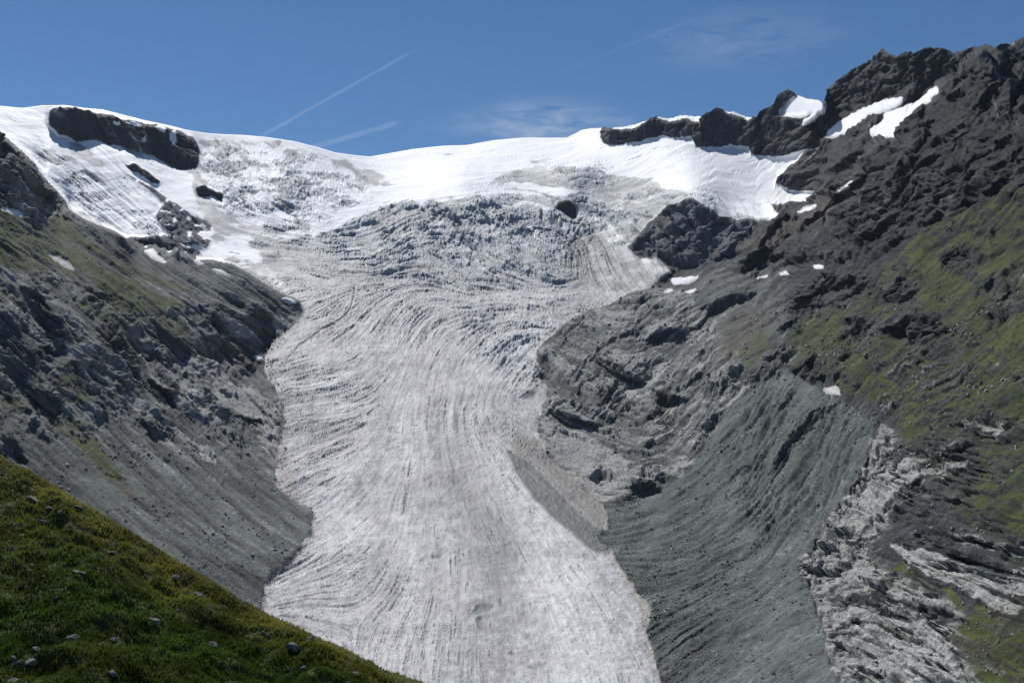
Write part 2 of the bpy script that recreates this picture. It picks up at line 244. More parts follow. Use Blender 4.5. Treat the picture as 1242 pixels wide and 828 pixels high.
c1 = np.searchsorted(cols, 420)
LDs = np.zeros_like(LD); LDs[:, :c1] = tps_eval(tps(SPUR), PX[:, :c1], np.maximum(PY[:, :c1], 60))
LD = LD * (1 - fs) + LDf * fs
LD = LD * (1 - sp) + LDs * sp
print('depth', time.time() - T0)

# region ids
GLAC, LEFT, RIGHT, MOR, SLAB, OUTC, R1, R2, FARM, KNB, BND, ISL, CRG, TTH, RIB, RIB2, HRN = range(17)
reg = np.where(PX < 560, LEFT, RIGHT).astype(np.int8)
reg[poly(SLABS)] = SLAB
reg[poly(OUTCROP, WX + 9 * fbm(PX / 35, PY / 35, 3, 191), WY + 9 * fbm(PX / 35, PY / 35, 3, 192))] = OUTC
mo = poly(MORAINE, WX + 5 * fbm(PX / 35, PY / 35, 3, 193), WY + 5 * fbm(PX / 35, PY / 35, 3, 194)) & ((reg != OUTC) | (PX < 985))
reg[mo & (reg != OUTC)] = MOR
reg[far_h] = FARM
mgw = ss(400, 440, PY); g = poly(GLACIER, WX + 5 * mgw * fbm(PX / 13, PY / 13, 3, 195), WY + 4 * mgw * fbm(PX / 13, PY / 13, 3, 196)); g &= ~far_h
hw = (PX < 372) & (PY < 372)
gh = poly(GLACIER, PX, PY)
g = np.where(hw, gh, g)
reg[g] = GLAC
reg[spur_h & hw] = LEFT
for P, i in ((KNOB, KNB), (RIDGE1, R1), (RIDGE2, R2), (HORN, HRN), (BAND, BND), (ISLET, ISL), (CRAG, CRG), (TOOTH, TTH), (RIBS, RIB), (RIBS2, RIB2)):
    m = poly(P)
    if i in (RIB, RIB2): m &= (reg == GLAC) & (pn(PX / 9, PY / 5, 71) + .45 > 0)
    if i in (KNB,): m &= reg != FARM
    reg[m] = i
snowcap = (PY - ytop[None, :] < 2.4) & (((PX > 797) & (PX < 852)) | ((PX > 878) & (PX < 911)) | ((PX > 742) & (PX < 780)))
reg[snowcap] = GLAC
ice = blur(reg == GLAC, 2)
isg = reg == GLAC

# where firn lies
wx2 = PX + 2.4 * fbm(PX / 7, PY / 7, 4, 211); wy2 = PY + 2.0 * fbm(PX / 7, PY / 6, 4, 212)
FLECKS = [z1(L) for L in ([(450,150),(490,142),(520,158),(500,166),(470,158)],[(410,150),(430,148),(438,158),(420,160)],[(550,160),(575,152),(598,172),(590,184),(572,176)],[(605,185),(630,168),(636,215),(618,232),(610,205)],[(505,208),(520,205),(524,220),(510,220)])]
PM = [poly(P, wx2, wy2) for _, P, _ in PATCHES]
firn = np.clip(blur(np.any(PM, axis=0), 2) * 1.6, 0, 1)
# how craggy the ground is
CRAGGY = [([(-200,300),(60,330),(200,370),(300,365),(372,380),(350,460),(350,560),(300,560),(240,570),(160,520),(90,540),(0,540),(-200,500)],.46),([(-200,80),(0,165),(80,250),(100,275),(40,265),(-200,220)],.75),(z5([(200,560),(400,640),(520,760),(460,800),(260,660)]),.35),
 (SLABS,.40),([(930,400),(1000,340),(1100,300),(1242,200),(1420,150),(1420,720),(1242,740),(1180,640),(1100,520),(1000,470)],.37),(FARPOLY,.9),(RIDGE1,.95),(RIDGE2,.95),(HORN,.95),(KNOB,.85),(BAND,.8),(RIBS,.8),(RIBS2,.7),(OUTCROP,.8),([(1020,110),(1190,60),(1420,40),(1420,200),(1242,230),(1150,260),(1060,320),(960,330),(900,340),(870,320),(930,270),(985,250),(1020,240)],.75),
 (z8([(180,430),(300,300),(560,330),(560,380),(330,480),(250,480)]),.85),(z8([(600,420),(690,340),(820,350),(760,420)]),.8),(z8([(640,560),(720,460),(860,490),(880,560),(780,640)]),.75),(z8([(430,560),(480,480),(640,490),(600,560),(480,600)]),.75),(z8([(840,250),(980,180),(1050,220),(900,300)]),.75),(z8([(1060,330),(1231,230),(1231,520),(1080,560)]),.55),(z8([(0,420),(220,420),(220,560),(60,500)]),.5),(z8([(60,640),(220,600),(480,700),(360,800),(120,800)]),.6),
 (z9([(440,380),(560,270),(720,300),(700,420),(500,470)]),.75),(z9([(640,200),(813,220),(813,260),(680,270)]),.7),(z9([(500,500),(640,470),(813,490),(813,720),(680,640),(560,580)]),.8),(z9([(540,260),(700,250),(700,300),(560,300)]),.7),(z7([(760,330),(860,290),(1010,290),(960,360),(800,390)]),.55)]
craggy = np.zeros(PX.shape, F)
for P, a in CRAGGY:
    craggy = np.maximum(craggy, a * poly(P))
craggy = blur(craggy, 7)
craggy = ss(.3, .62, craggy + .34 * fbm(PX / 40, PY / 30, 4, 26)) * (1 - firn)
# steep faces: the ground climbs instead of receding there, and recedes on the ledges between
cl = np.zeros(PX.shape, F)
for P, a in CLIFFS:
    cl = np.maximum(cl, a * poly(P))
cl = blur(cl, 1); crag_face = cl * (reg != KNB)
scale = np.exp(LD)
rk = ((reg == LEFT) | (reg == RIGHT) | (reg == SLAB) | (reg == OUTC) | (reg == FARM) | (reg == KNB) | (reg == R1) | (reg == R2) | (reg == HRN) | (reg == BND))
rkw = blur(rk, 2)
rot = lambda a: (PX * math.cos(a) + PY * math.sin(a), -PX * math.sin(a) + PY * math.cos(a))
# bedding runs down to the right on the left bank, and gently down to the right low on the right bank
ua, va = rot(math.radians(38)); ub, vb = rot(math.radians(14)); uc, vc = rot(math.radians(-35))
lw = blur(PX < 560, 20); rlow = ss(470, 560, PY) * (1 - lw); rup = (1 - lw) * (1 - rlow)
strata = lw * fbm(ua / 46, va / 9, 4, 21) + rlow * fbm(ub / 50, vb / 8, 4, 22) + rup * fbm(uc / 34, vc / 11, 4, 23)
cn = ss(.08, .22, strata + .3 * fbm(PX / 70, PY / 70, 2, 25) - .02) * .9 * rkw
cl = np.maximum(cl, cn * craggy * (1 - .45 * lw) * (1 - .5 * blur(reg == SLAB, 3))) * (1 - firn)
grad = np.empty_like(LD); grad[1:] = np.diff(LD, axis=0); grad[0] = grad[1]
grad = np.clip(grad, 0, .02)
# (least squares: the wanted change of slope up the face, as little as possible along it)
def integrate(gy, alpha, beta):
    r_, c_ = gy.shape
    gp = np.zeros((2 * r_, 2 * c_), F); gp[:r_, :c_] = gy; gp[r_:, :c_] = -gy[::-1]; gp[:, c_:] = gp[:, :c_][:, ::-1]
    G = np.fft.rfft2(gp)
    ky = (2 * np.pi * np.fft.fftfreq(2 * r_))[:, None]; kx = (2 * np.pi * np.fft.rfftfreq(2 * c_))[None]
    U = -1j * ky * G / (ky ** 2 + alpha * kx ** 2 + beta)
    return np.fft.irfft2(U, s=gp.shape)[:r_, :c_].astype(F)
dl = integrate(-grad * np.minimum(cl * 1.5, 1.25), .10, (1 / 80.) ** 2)
# keep the spur rim and far crest crisp
LD = LD + dl * (1 - .6 * ice)
D = np.exp(LD)
rx, ry, rz = rays(PX.astype(np.float64), PY.astype(np.float64))
X = (rx * D).astype(F); Y = (ry * D).astype(F); Z = (rz * D).astype(F)
def normals(X, Y, Z):
    P = np.stack([X, Y, Z], -1)
    a = np.gradient(P, axis=1); b = np.gradient(P, axis=0)
    n = np.cross(a, b); n /= np.linalg.norm(n, axis=-1, keepdims=True) + 1e-9
    return n.astype(F)
N = normals(X, Y, Z)
Nb = np.stack([blur(N[..., i], 6) for i in range(3)], -1); Nb /= np.linalg.norm(Nb, axis=-1, keepdims=True) + 1e-9
print('sheet', time.time() - T0)

# ------------------------------------------------------------------ lines along which ice flows and rubble runs
def field(pts):
    p = np.array(pts, float); a = np.radians(p[:, 2])
    X_, Y_ = PX[::6, ::6], PY[::6, ::6]; o = []
    for f in (np.cos(2 * a), np.sin(2 * a)):
        xy, w = tps(np.c_[p[:, :2], np.exp(f)], .02); v_ = tps_eval((xy, w), X_, Y_)
        ii = np.minimum(np.arange(NR) / 6, v_.shape[0] - 1.001); jj = np.minimum(np.arange(NC) / 6, v_.shape[1] - 1.001)
        i0 = ii.astype(int); j0 = jj.astype(int); fi = (ii - i0)[:, None]; fj = (jj - j0)[None]
        o.append(((v_[i0][:, j0] * (1 - fj) + v_[i0][:, j0 + 1] * fj) * (1 - fi) + (v_[i0 + 1][:, j0] * (1 - fj) + v_[i0 + 1][:, j0 + 1] * fj) * fi).astype(F))
    return np.arctan2(o[1], o[0]) / 2
def lic(th, mask, seed, K=15, h=1.5, radii=(0, 1, 3, 7)):
    r_ = np.random.default_rng(seed); nz = []
    for q in radii:
        a = r_.normal(size=PX.shape).astype(F); a = blur(a, q) if q else a; nz.append(a / a.std())
    nz = np.stack(nz, -1).reshape(-1, len(radii))
    vr, vc = (np.sin(th) / SY).astype(F).ravel(), (np.cos(th) / SX).astype(F).ravel()
    rs, cs = np.where(mask); acc = nz[rs * NC + cs].copy()
    for sg in (1, -1):
        r = rs.astype(F); c = cs.astype(F); k = rs * NC + cs; pr, pc = vr[k] * sg, vc[k] * sg
        for i in range(K):
            r += pr * h; c += pc * h
            k = np.clip(np.rint(r), 0, NR - 1).astype(np.int32) * NC + np.clip(np.rint(c), 0, NC - 1).astype(np.int32)
            acc += nz[k]
            ar, ac = vr[k], vc[k]; f = np.where(ar * pr + ac * pc < 0, F(-1), F(1)); pr, pc = ar * f, ac * f
    acc = (acc - acc.mean(0)) / acc.std(0)
    out = []
    for q in range(len(radii)):
        o = np.zeros(PX.shape, F); o[rs, cs] = acc[:, q]; out.append(o)
    return out
ICEF = [(430,250,28),(400,300,20),(350,290,8),(320,300,-5),(480,250,20),(540,245,5),(600,255,-15),(560,290,-70),(500,290,20),(470,300,18),(540,330,-52),(600,330,-32),(640,320,-30),(580,300,-55),(700,270,-35),(650,280,-30),(735,310,-70),(700,320,75),(760,340,-60),(330,200,-40),(280,200,-45),(440,230,-58),(380,240,-50),(150,240,-35),(100,200,-40),(30,150,-30),(200,280,-35),(250,270,-40),(380,330,-25),(450,340,-20),(520,345,-8),(600,352,-3),(700,355,0),(330,350,45),(420,370,50),(480,380,60),(560,385,10),(640,385,-15),(690,380,-10),
(350,420,30),(340,470,25),(370,490,18),(400,480,15),(440,465,22),(450,420,55),(490,500,85),(540,430,70),(580,450,50),(610,430,55),(640,450,60),(545,500,85),(600,540,-60),(560,560,-75),(640,520,-25),(625,505,-35),(380,560,35),(420,560,32),(460,590,60),(520,650,-88),(600,650,-70),(680,680,-55),(740,740,-60),(780,800,-70),(350,720,25),(420,715,18),(480,730,60),(400,760,-25),(450,780,75),(500,780,80),(560,800,88),(650,780,-80),(380,670,38),(340,650,35),(700,640,-48),(650,590,-52),(480,690,70),
(560,190,3),(640,190,-4),(720,200,-5),(800,210,8),(900,220,12),(850,250,-55),(900,250,-65),(960,215,25),(700,225,-12),(600,215,3),(480,210,-20),(740,250,-30),(800,240,20),(400,185,-15)]
LANDF = [(50,200,-42),(150,330,-33),(250,360,-28),(330,365,-35),(100,400,-42),(200,450,-42),(300,480,-48),(50,560,-42),(150,600,-40),(250,620,-42),(320,660,-35),(350,620,-40),(-100,400,-42),(250,560,-45),(300,560,-38),(100,290,-35),
(700,420,-35),(740,450,-38),(690,500,-30),(720,560,-42),(680,460,-50),(780,420,10),(800,460,70),(850,440,50),(760,510,-20),(800,400,20),(830,370,30),(900,380,45),(880,440,45),
(930,500,55),(980,510,57),(1030,540,66),(880,540,50),(960,590,55),(900,620,40),(850,640,30),(800,660,22),(850,700,22),(900,700,32),(960,680,50),(870,760,25),(950,760,30),(990,800,40),(820,760,40),(780,680,-25),(760,650,20),
(1040,600,60),(1010,660,50),(1000,720,20),(1060,740,-15),(1100,800,-35),(1050,800,-20),(1090,590,45),(1100,560,30),(1150,600,-5),(1200,640,-12),(1240,700,-18),(1150,680,-15),(1200,560,5),(1240,600,-5),(1160,540,15),(1200,780,-25),(1240,820,-25),
(1100,450,38),(1200,400,35),(1200,300,38),(1100,350,35),(1000,400,38),(1000,340,30),(960,340,20),(1100,250,45),(1200,200,45),(1060,260,70),(1180,110,65),(1230,150,-50),(1050,160,35),(1060,100,40),(1130,90,30),(1200,70,-40),(950,150,60),(880,160,65),(790,155,60),(920,300,42),(1000,270,45),(840,290,-60),(880,290,20),(150,170,-60),(200,180,-65)]
TI, TL = field(ICEF), field(LANDF)
I0, I1, I2, I3 = lic(TI, ice > .02, 601, 22)
TJ = TI + .55 * fbm(PX / 45, PY / 30, 3, 184)
J0, J1, J2 = lic(TJ, (ice > .02) & (PY > 330), 603, 6, 1.5, (0, 1, 3))
G0, G1, G2, G3 = lic(TL, ice < .98, 602, 20)
dk = np.clip(D / 1400, .4, 2.4).astype(F)
print('flow', time.time() - T0)
# ------------------------------------------------------------------ relief
H = np.zeros(PX.shape, F)
grassb = paint(GRASS, 5); brown = paint(BROWN, 5); pale = paint(PALE, 3)
moraw = blur(reg == MOR, 7); moraw = ss(.25, .75, moraw + .3 * fbm(PX / 12, PY / 12, 3, 181) * (moraw > .02) * (moraw < .98)); leftw = blur(reg == LEFT, 3); rightw = blur(reg == RIGHT, 6)
rocky = blur((reg != GLAC) & (reg != MOR), 2)
screeL = blur((reg == LEFT) & (PY > 540 + .15 * (PX - 0)) , 14)
# broken rock: strata ribs and blocks, 3 scales, metres
c3 = (X * .55 + Z * .8, Y * .6 - X * .5 + Z * .3)
rough = 1 - .72 * screeL
rough = .30 + .70 * craggy
H += rocky * (6 * ridged(X / 130 + Z / 190, Y / 150 - Z / 240, 3, 31) * (1 - .8 * screeL) + rough * (1.2 * ridged(c3[0] / 30, c3[1] / 30, 3, 33)))
wj = 4 * fbm(PX / 24, PY / 24, 3, 37)
fu, fv = np.where(lw > .5, ua, np.where(rlow > .5, ub, uc)) + wj, np.where(lw > .5, va, np.where(rlow > .5, vb, vc)) + wj * .6
fa, ea = facets(fu / 44, fv / 15, 151); fb, eb = facets(fu / 19 + 7, fv / 6.5, 152); fc_, ec = facets(fu / 8 + 3, fv / 3., 153)
dkr = np.minimum(dk, 1.7)
H += rocky * dkr * (.16 + .84 * craggy) * (7.0 * fa - 1.2 * ss(.1, 0, ea) + 2.9 * fb - .5 * ss(.12, 0, eb) + (.7 + 1.2 * blur(reg == SLAB, 3) + .8 * lw) * fc_)
wn = rng.normal(size=PX.shape).astype(F)
H += dkr * (1 - ice) * (.13 - .03 * craggy) * wn
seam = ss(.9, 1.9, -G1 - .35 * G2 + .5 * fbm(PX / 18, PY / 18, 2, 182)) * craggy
H -= rocky * dkr * 1.8 * seam
H += rocky * dk * (craggy * (.2 * G0 + .5 * G1 + .9 * G2) + rightw * (1.2 * fbm(PX / 7, PY / 5, 3, 183)) + (1 - craggy) * (.25 * G0 + .5 * G1 + .9 * G2 + 1.3 * G3 * (1 - .5 * screeL)))
# bedded slabs: long treads ending in a short riser that looks down the valley
def slab(q, jump=.12):
    f = q - np.floor(q)
    return np.where(f < 1 - jump, f / (1 - jump), (1 - f) / jump)
wq = 1.3 * fbm(PX / 48, PY / 48, 4, 36)
def bedding(u, w, s, seed):
    cut = np.floor(u / (s * 3.2) + 1.5 * fbm(u / (s * 5), w / (s * 2), 2, seed + 1))
    return slab(w / s + wq + .37 * cut) * ss(-.25, .25, fbm(u / (s * 4), w / (s * 1.5), 3, seed))
bed = lw * (bedding(ua, va, 19, 131) * 1.0 + bedding(ua, va, 7.5, 133) * .45) + rlow * (bedding(ub, vb, 21, 135) + bedding(ub, vb, 8, 137) * .5) + rup * (bedding(uc, vc, 24, 139) * .8 + bedding(ub, vb, 9, 141) * .5)
H += rocky * craggy * bed * 3.0 * dk
# rills down the open scree and the moraine
cm = X * .62 + Y * .78                                   # along the moraine crest
up = np.clip((blur(reg == MOR, 3)), 0, 1)
cxm = blur(ss(.1, .9, poly([(870,560),(890,490),(925,465),(955,456),(1000,478),(1060,520),(1050,570),(1000,640),(960,680),(900,640)], PX, PY).astype(F)), 16)
ang = math.radians(118)
um = PX * math.sin(math.radians(52)) + PY * math.cos(math.radians(52)) * .9
rm = ridged((um + 5 * fbm(PX / 40, PY / 40, 2, 44)) / 15, (PX - PY) / 260, 3, 41)
rm2 = ridged((um + 3 * fbm(PX / 30, PY / 30, 2, 45)) / 5.5, (PX - PY) / 90, 2, 43)
H += up * dk * (cxm * (1.6 * rm + 2.0 * (1 - np.abs(G3)) + 3.0 * (1 - np.abs(G2)) + 2.0 * (1 - np.abs(G1)) + .5 * G0) + (1 - cxm) * (.3 * G0 + .6 * G1 + .7 * G2 + .4 * G3)) + up * ( 1.6 * fbm(X / 22, Y / 22, 4, 47) + .7 * ridged(X / 7, Y / 7, 2, 48))
cu = Y * .94 - X * .2
ul = PY * math.cos(math.radians(40)) - PX * math.sin(math.radians(40))
H += leftw * (1.6 * screeL + .6) * ridged((ul + 4 * fbm(PX / 50, PY / 50, 2, 52)) / 13, (PX + PY) / 260, 3, 51)
# ice
by_l = np.interp(PY[:, 0], [y for x, y in LMARG], [x for x, y in LMARG])
def margin(pts):
    o = sorted((y, x) for x, y in pts)
    return np.interp(PY, [a for a, b in o], [b for a, b in o])
Lm = margin([(290,250),(300,300)] + [(367,372),(330,420),(316,445),(335,480),(345,519),(335,560),(345,610),(375,640),(345,690),(322,720),(280,830),(240,980)])
Rm = margin([(760,250),(770,320),(745,360),(690,392),(652,430),(655,520),(690,580),(735,640),(760,690),(787,750),(795,800),(800,828),(805,980)])
tt = (PX - Lm) / np.maximum(Rm - Lm, 50)
tw = tt + .07 * fbm(X / 200, Y / 300, 4, 61)
tong = ss(300, 360, PY)
ser = paint(SERAC, 7)
CORR = [(375,290),(400,270),(440,250),(480,234),(540,226),(620,222),(700,230),(700,238),(640,236),(600,236),(540,236),(480,244),(430,262)]
corr = blur(poly(CORR), 3)
tier = ss(-.22, .30, fbm(PX / 42, PY / 15, 3, 188) + .25 * fbm(PX / 14, PY / 9, 2, 189))
ser = np.maximum(ser * (.38 + .80 * tier), .08) * ice * (1 - .85 * corr)
ramp_snow = (1 - tier)
flowx = X + 26 * fbm(X / 120, Y / 120, 2, 63); flowy = Y + 26 * fbm(X / 120, Y / 120, 2, 64)
# curved crevasses: arcs bowed round the ice dome
ax_, ay_ = 560., 520.
rad = np.sqrt(((PX - ax_) * .8) ** 2 + ((PY - ay_) * 1.6) ** 2)
theta = np.arctan2(PY - ay_, PX - ax_)
crack = np.zeros(PX.shape, F); block = np.zeros(PX.shape, F)
r0 = np.where((ser > .1).any(1))[0]
sel = np.where(ser > .12)
fx, fy = flowx[sel], flowy[sel]
f1, f2, idn = worley(PX[sel] / 15, PY[sel] / 9, 65)
g1, g2, idm = worley(PX[sel] / 6.5 + 3, PY[sel] / 4, 66)
crack[sel] = np.maximum(1 - ss(0, .2, f2 - f1), .75 * (1 - ss(0, .22, g2 - g1)))
block[sel] = .6 * idn + .4 * idm
arcs = ridged(rad / 7.5 + 1.2 * fbm(PX / 40, PY / 40, 3, 68), theta * 3.0, 2, 67)
arcs_f = ss(.45, .95, arcs)
lump = ridged(flowx / 150, flowy / 70, 3, 70)
bl = .5 * ss(-.1, .5, lump) * ss(.35, .8, ser) * ss(.3, 0, np.abs(theta + 1.57) - .55)
H += ice * ser * (7 * (block - .4) * bl - 5 * crack * bl + 5 * lump)
H += ice * ser * (0.5 * ridged((PX + 1.1 * (PY - 280) * np.sign(PX - 545) * .6 + 12 * fbm(PX / 50, PY / 50, 3, 168)) / 16, rad / 5.5 + 2 * fbm(PX / 30, PY / 30, 3, 169), 3, 69) - 1)
# flow ridges and crevasses of the tongue
ogive = PY + 46 * (tt - .5) ** 2 * 4 * np.where(PY > 560, -1, -.6)
left_cr = blur(poly([(318,440),(400,440),(450,470),(440,520),(400,560),(430,600),(350,620),(335,560)]).astype(F), 12) + blur(poly([(320,720),(370,660),(470,680),(560,740),(600,830),(420,860),(300,790)]).astype(F), 16) * .8 + .8 * blur(poly([(540,480),(600,500),(640,540),(640,560),(600,545),(560,520)]).astype(F), 10) + .7 * blur(poly([(310,290),(440,290),(560,340),(700,350),(640,400),(400,420),(370,370)]).astype(F), 14)
dirn = (PX - 330) * -.42 + (PY - 480)                      # crevasses rise to the right from the left margin
dir2 = np.where(PX < 470, dirn, (PY * .35 - (PX - 470) * .9 + 0))
cnx = fbm(PX / 40, PY / 40, 3, 73)
crv = ss(.55, .95, ridged((dirn + 7 * cnx) / 9, (PX + .4 * PY) / 60, 2, 72)) * ss(-.1, .25, fbm(PX / 26, PY / 18, 3, 74))
crvb = ss(.55, .95, ridged((PX + .25 * (PY - 700) + 7 * cnx) / 9, PY / 60, 2, 77)) * ss(-.05, .3, fbm(PX / 30, PY / 26, 3, 78)) * ss(690, 760, PY)
lcr = np.clip(left_cr, 0, 1) * np.where(PX < 470, crv * (1 - ss(700, 770, PY) * ss(360, 420, PX)), 0) + np.clip(left_cr, 0, 1) * crvb * ss(330, 420, PX) + np.clip(left_cr, 0, 1) * np.where(PX >= 470, crv * (PY < 480), 0)
rcr = ss(.6, .95, ridged((PX * .75 - PY * .55 + 5 * cnx) / 8, (PX + PY) / 70, 2, 79)) * np.clip(left_cr, 0, 1) * (PX > 520) * (PY > 470)
zone = np.clip(left_cr, 0, 1)
patchy = fbm(PX / 34, PY / 24, 3, 172)
cre = ss(.7, 1.6, .75 * I0 + .75 * I1 + 1.0 * zone - .5 + 1.0 * patchy) * ice * ss(-.55, .0, zone + patchy - .35)
def along(pts):
    d = np.full(PX.shape, 99, F)
    for (ax0, ay0), (ax1, ay1) in zip(pts, pts[1:]):
        ux, uy = ax1 - ax0, ay1 - ay0; t = np.clip(((WX - ax0) * ux + (WY - ay0) * uy) / (ux * ux + uy * uy), 0, 1)
        d = np.minimum(d, np.hypot(WX - ax0 - t * ux, WY - ay0 - t * uy))
    return d
runnel = .55 * ss(1.3, .3, along([(430,348),(431,360),(424,374),(404,392),(384,404),(362,420),(350,434),(344,452)]))
hole = blur(np.any([poly(P) for P in ([(573,741),(581,733),(598,735),(591,741),(580,743)],[(578,748),(586,746),(588,762),(581,758)],[(640,806),(655,801),(662,806),(645,812)],[(523,673),(536,674),(534,677),(524,676)],[(615,792),(622,788),(624,795)])], axis=0), 1)
cre = np.maximum(cre, np.maximum(runnel, .9 * hole) * ice)
cre *= 1 - ss(.97, 1, 1 - tong) * .5
H -= cre * 3.2 * dk
loose = .22 + .78 * ss(.15, .6, np.clip(zone, 0, 1))
H += ice * tong * (dk * (loose * (.2 * J0 + .26 * J1 + .26 * J2) + .13 * rng.normal(size=PX.shape).astype(F) + .5 * fbm(PX / 5, PY / 4, 3, 185) + np.clip(zone, 0, 1) * (.3 * I1 + .3 * I2) + .15 * I3) + 5.5 * fbm(X / 150, Y / 150, 3, 82) + .9 * ridged(X / 18, Y / 26, 4, 83) + .5 * fbm(X / 4, Y / 4, 2, 84))
H += ice * (1 - tong) * (5 * fbm(X / 220, Y / 130, 4, 85) + .4 * I2)
is_ = np.where(ser > .1)
fi = np.zeros(PX.shape, F); fj = fi.copy(); ei = fi.copy()
fi[is_], ei[is_] = facets((PX[is_] + 6 * I3[is_]) / 11, (PY[is_] + 3 * I2[is_]) / 6.5, 161); fj[is_], _e = facets(PX[is_] / 4.6, PY[is_] / 3.0, 162)
topd = np.exp(-(((PX - 560) / 130) ** 2 + ((PY - 268) / 26) ** 2)) + .8 * np.exp(-(((PX - 710) / 60) ** 2 + ((PY - 262) / 30) ** 2)) + .45 * np.exp(-(((PX - 330) / 75) ** 2 + ((PY - 215) / 34) ** 2)) + .5 * np.exp(-(((PX - 640) / 70) ** 2 + ((PY - 410) / 40) ** 2))
H += ice * ser * dk * (.9 * I0 + 2.3 * I1 + 1.9 * I2 + 1.0 * I3 + (.16 + 1.3 * topd) * (3.2 * fi + 1.5 * fj - 1.2 * ss(.15, 0, ei)))
H += ice * dk * (.04 + .05 * ss(.1, .4, ser)) * rng.normal(size=PX.shape).astype(F) * (1 - .7 * ss(.8, 1, blur(PY < 200, 10)))
crvu = ss(.5, 1.8, .5 * I0 + .7 * I1 + .5 * I2 + .6 * patchy) * ss(.12, .45, ser)
H -= ice * crvu * 4.5 * dk
# debris and crags standing out of the ice keep rough too
edge = blur(spur_h & hw, 1)
fade = ss(0, 6, PY - ytop[None, :])                          # crest line stays where it is
H *= (.25 + .75 * fade) * (1 - .85 * firn)
X += Nb[..., 0] * H; Y += Nb[..., 1] * H; Z += Nb[..., 2] * H
print('relief', time.time() - T0)

# ------------------------------------------------------------------ ground cover (albedo of what lies there; shade painted on cliffs and upper right wall)
N2 = normals(X, Y, Z)
steep = 1 - np.clip(np.stack([blur(N2[..., i], 1) for i in range(3)], -1)[..., 2], 0, 1)
def mix(a, b, t):
    t = t[..., None]
    return a * (1 - t) + b * t
col3 = lambda r, g_, b: np.array([r, g_, b], F)
n1 = fbm(X / 60, Y / 60 + Z / 60, 4, 91); n2 = fbm(X / 14, Y / 14 + Z / 20, 4, 92); n3 = fbm(X / 4.5, Y / 4.5 + Z / 5, 3, 93)
rock = mix(col3(.040,.043,.045), col3(.150,.150,.142), np.clip(.5 + .9 * n2 + .5 * strata, 0, 1))
dark = mix(col3(.020,.022,.027), col3(.066,.067,.073), np.clip(.45 + 1.1 * n2, 0, 1))
scree = mix(col3(.068,.079,.076), col3(.122,.134,.127), np.clip(.45 + .7 * n1 + .6 * n3, 0, 1))
palec = mix(col3(.175,.178,.175), col3(.42,.417,.40), np.clip(.5 + 1.0 * n3 + .5 * n2, 0, 1))
gr = mix(col3(.014,.028,.004), col3(.072,.088,.016), np.clip(.46 + .9 * n1 + .8 * n2 + .6 * n3 + .1 * G2, 0, 1))
brn = mix(col3(.075,.062,.045), col3(.125,.105,.078), np.clip(.5 + n2, 0, 1))
base = rock.copy()
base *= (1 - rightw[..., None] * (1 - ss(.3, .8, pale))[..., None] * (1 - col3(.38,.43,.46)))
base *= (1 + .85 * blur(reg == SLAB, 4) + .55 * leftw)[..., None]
base *= np.clip(1 + .28 * G0 + .2 * wn * (.4 + .6 * craggy) + .14 * G1, .4, 1.9)[..., None]
isfar = np.isin(reg, (FARM, R1, R2, HRN, BND, ISL, CRG, TTH)).astype(F)
base = mix(base, dark * .72, blur(isfar, 1))
base = mix(base, col3(.115,.126,.138) * np.clip(1 + .8 * n2, .4, 2)[..., None], .75 * blur((reg == KNB) | (reg == RIB) | (reg == RIB2), 1))
base = mix(base, dark * 1.1, .7 * np.clip(crag_face, 0, 1) * rocky)  # cliff faces: dark rock tone, with extra shade put into the colour
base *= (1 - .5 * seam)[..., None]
upr_shade = blur(((reg == RIGHT) & (PY < 330 + .0 * PX)).astype(F), 20)
base = mix(base, dark * .62, .92 * upr_shade)  # upper right wall painted near black, shade of its steep slope in the colour
scw = np.clip(leftw * ss(.0, .3, .35 * screeL + .25 * n1 + .3 * (leftw * (1 - pale)) - .12 + .15 * strata * -1), 0, 1)
upl = blur(poly([(60,285),(135,280),(170,300),(240,316),(300,333),(362,368),(300,372),(220,350),(120,320),(70,310)]), 9)
scw = np.maximum(np.maximum(scw, screeL), .85 * upl)
scree = mix(scree, scree * 1.3, upl)
scw = np.maximum(scw, moraw)
scw = np.maximum(scw, blur((reg == SLAB), 2) * ss(-.12, .16, -strata - .1 + .4 * n1))
scw = np.maximum(scw, blur((reg == RIGHT) & (PX < 960) & (PY > 320), 6) * ss(-.2, .1, n1 + .1))
scw *= 1 - .0 * rightw
scree = mix(scree, scree * col3(1.06,1.11,1.075), moraw)
base = mix(base, scree, scw * (1 - .6 * ss(.3, .5, steep) * (1 - moraw)))
# streaks of finer and coarser rubble down the fall line
st = fbm((um + 6 * fbm(PX / 40, PY / 40, 2, 44)) / 9, (PX - PY) / 200, 3, 95) * moraw + fbm((ul + 4 * fbm(PX / 50, PY / 50, 2, 52)) / 7, (PX + PY) / 200, 3, 96) * leftw
base *= np.clip(1 + .35 * st * np.maximum(scw, moraw) + .10 * G1 + .10 * G2 + .07 * G3 + .06 * G0 + leftw * (.10 * G1 + .12 * G2 + .08 * G3), .35, 2.2)[..., None]
base = mix(base, brn, np.clip(brown * ss(-.35, .2, n1 + .3 * n2 + .1), 0, 1) * .75)
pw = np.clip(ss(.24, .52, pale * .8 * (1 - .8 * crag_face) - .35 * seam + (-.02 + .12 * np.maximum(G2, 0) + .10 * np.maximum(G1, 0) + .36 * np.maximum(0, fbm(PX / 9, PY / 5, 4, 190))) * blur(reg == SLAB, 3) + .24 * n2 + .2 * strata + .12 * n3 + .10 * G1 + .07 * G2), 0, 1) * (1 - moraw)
base = mix(base, palec, pw)
gstreak = .30 * G3 + .22 * G2 + .10 * G1
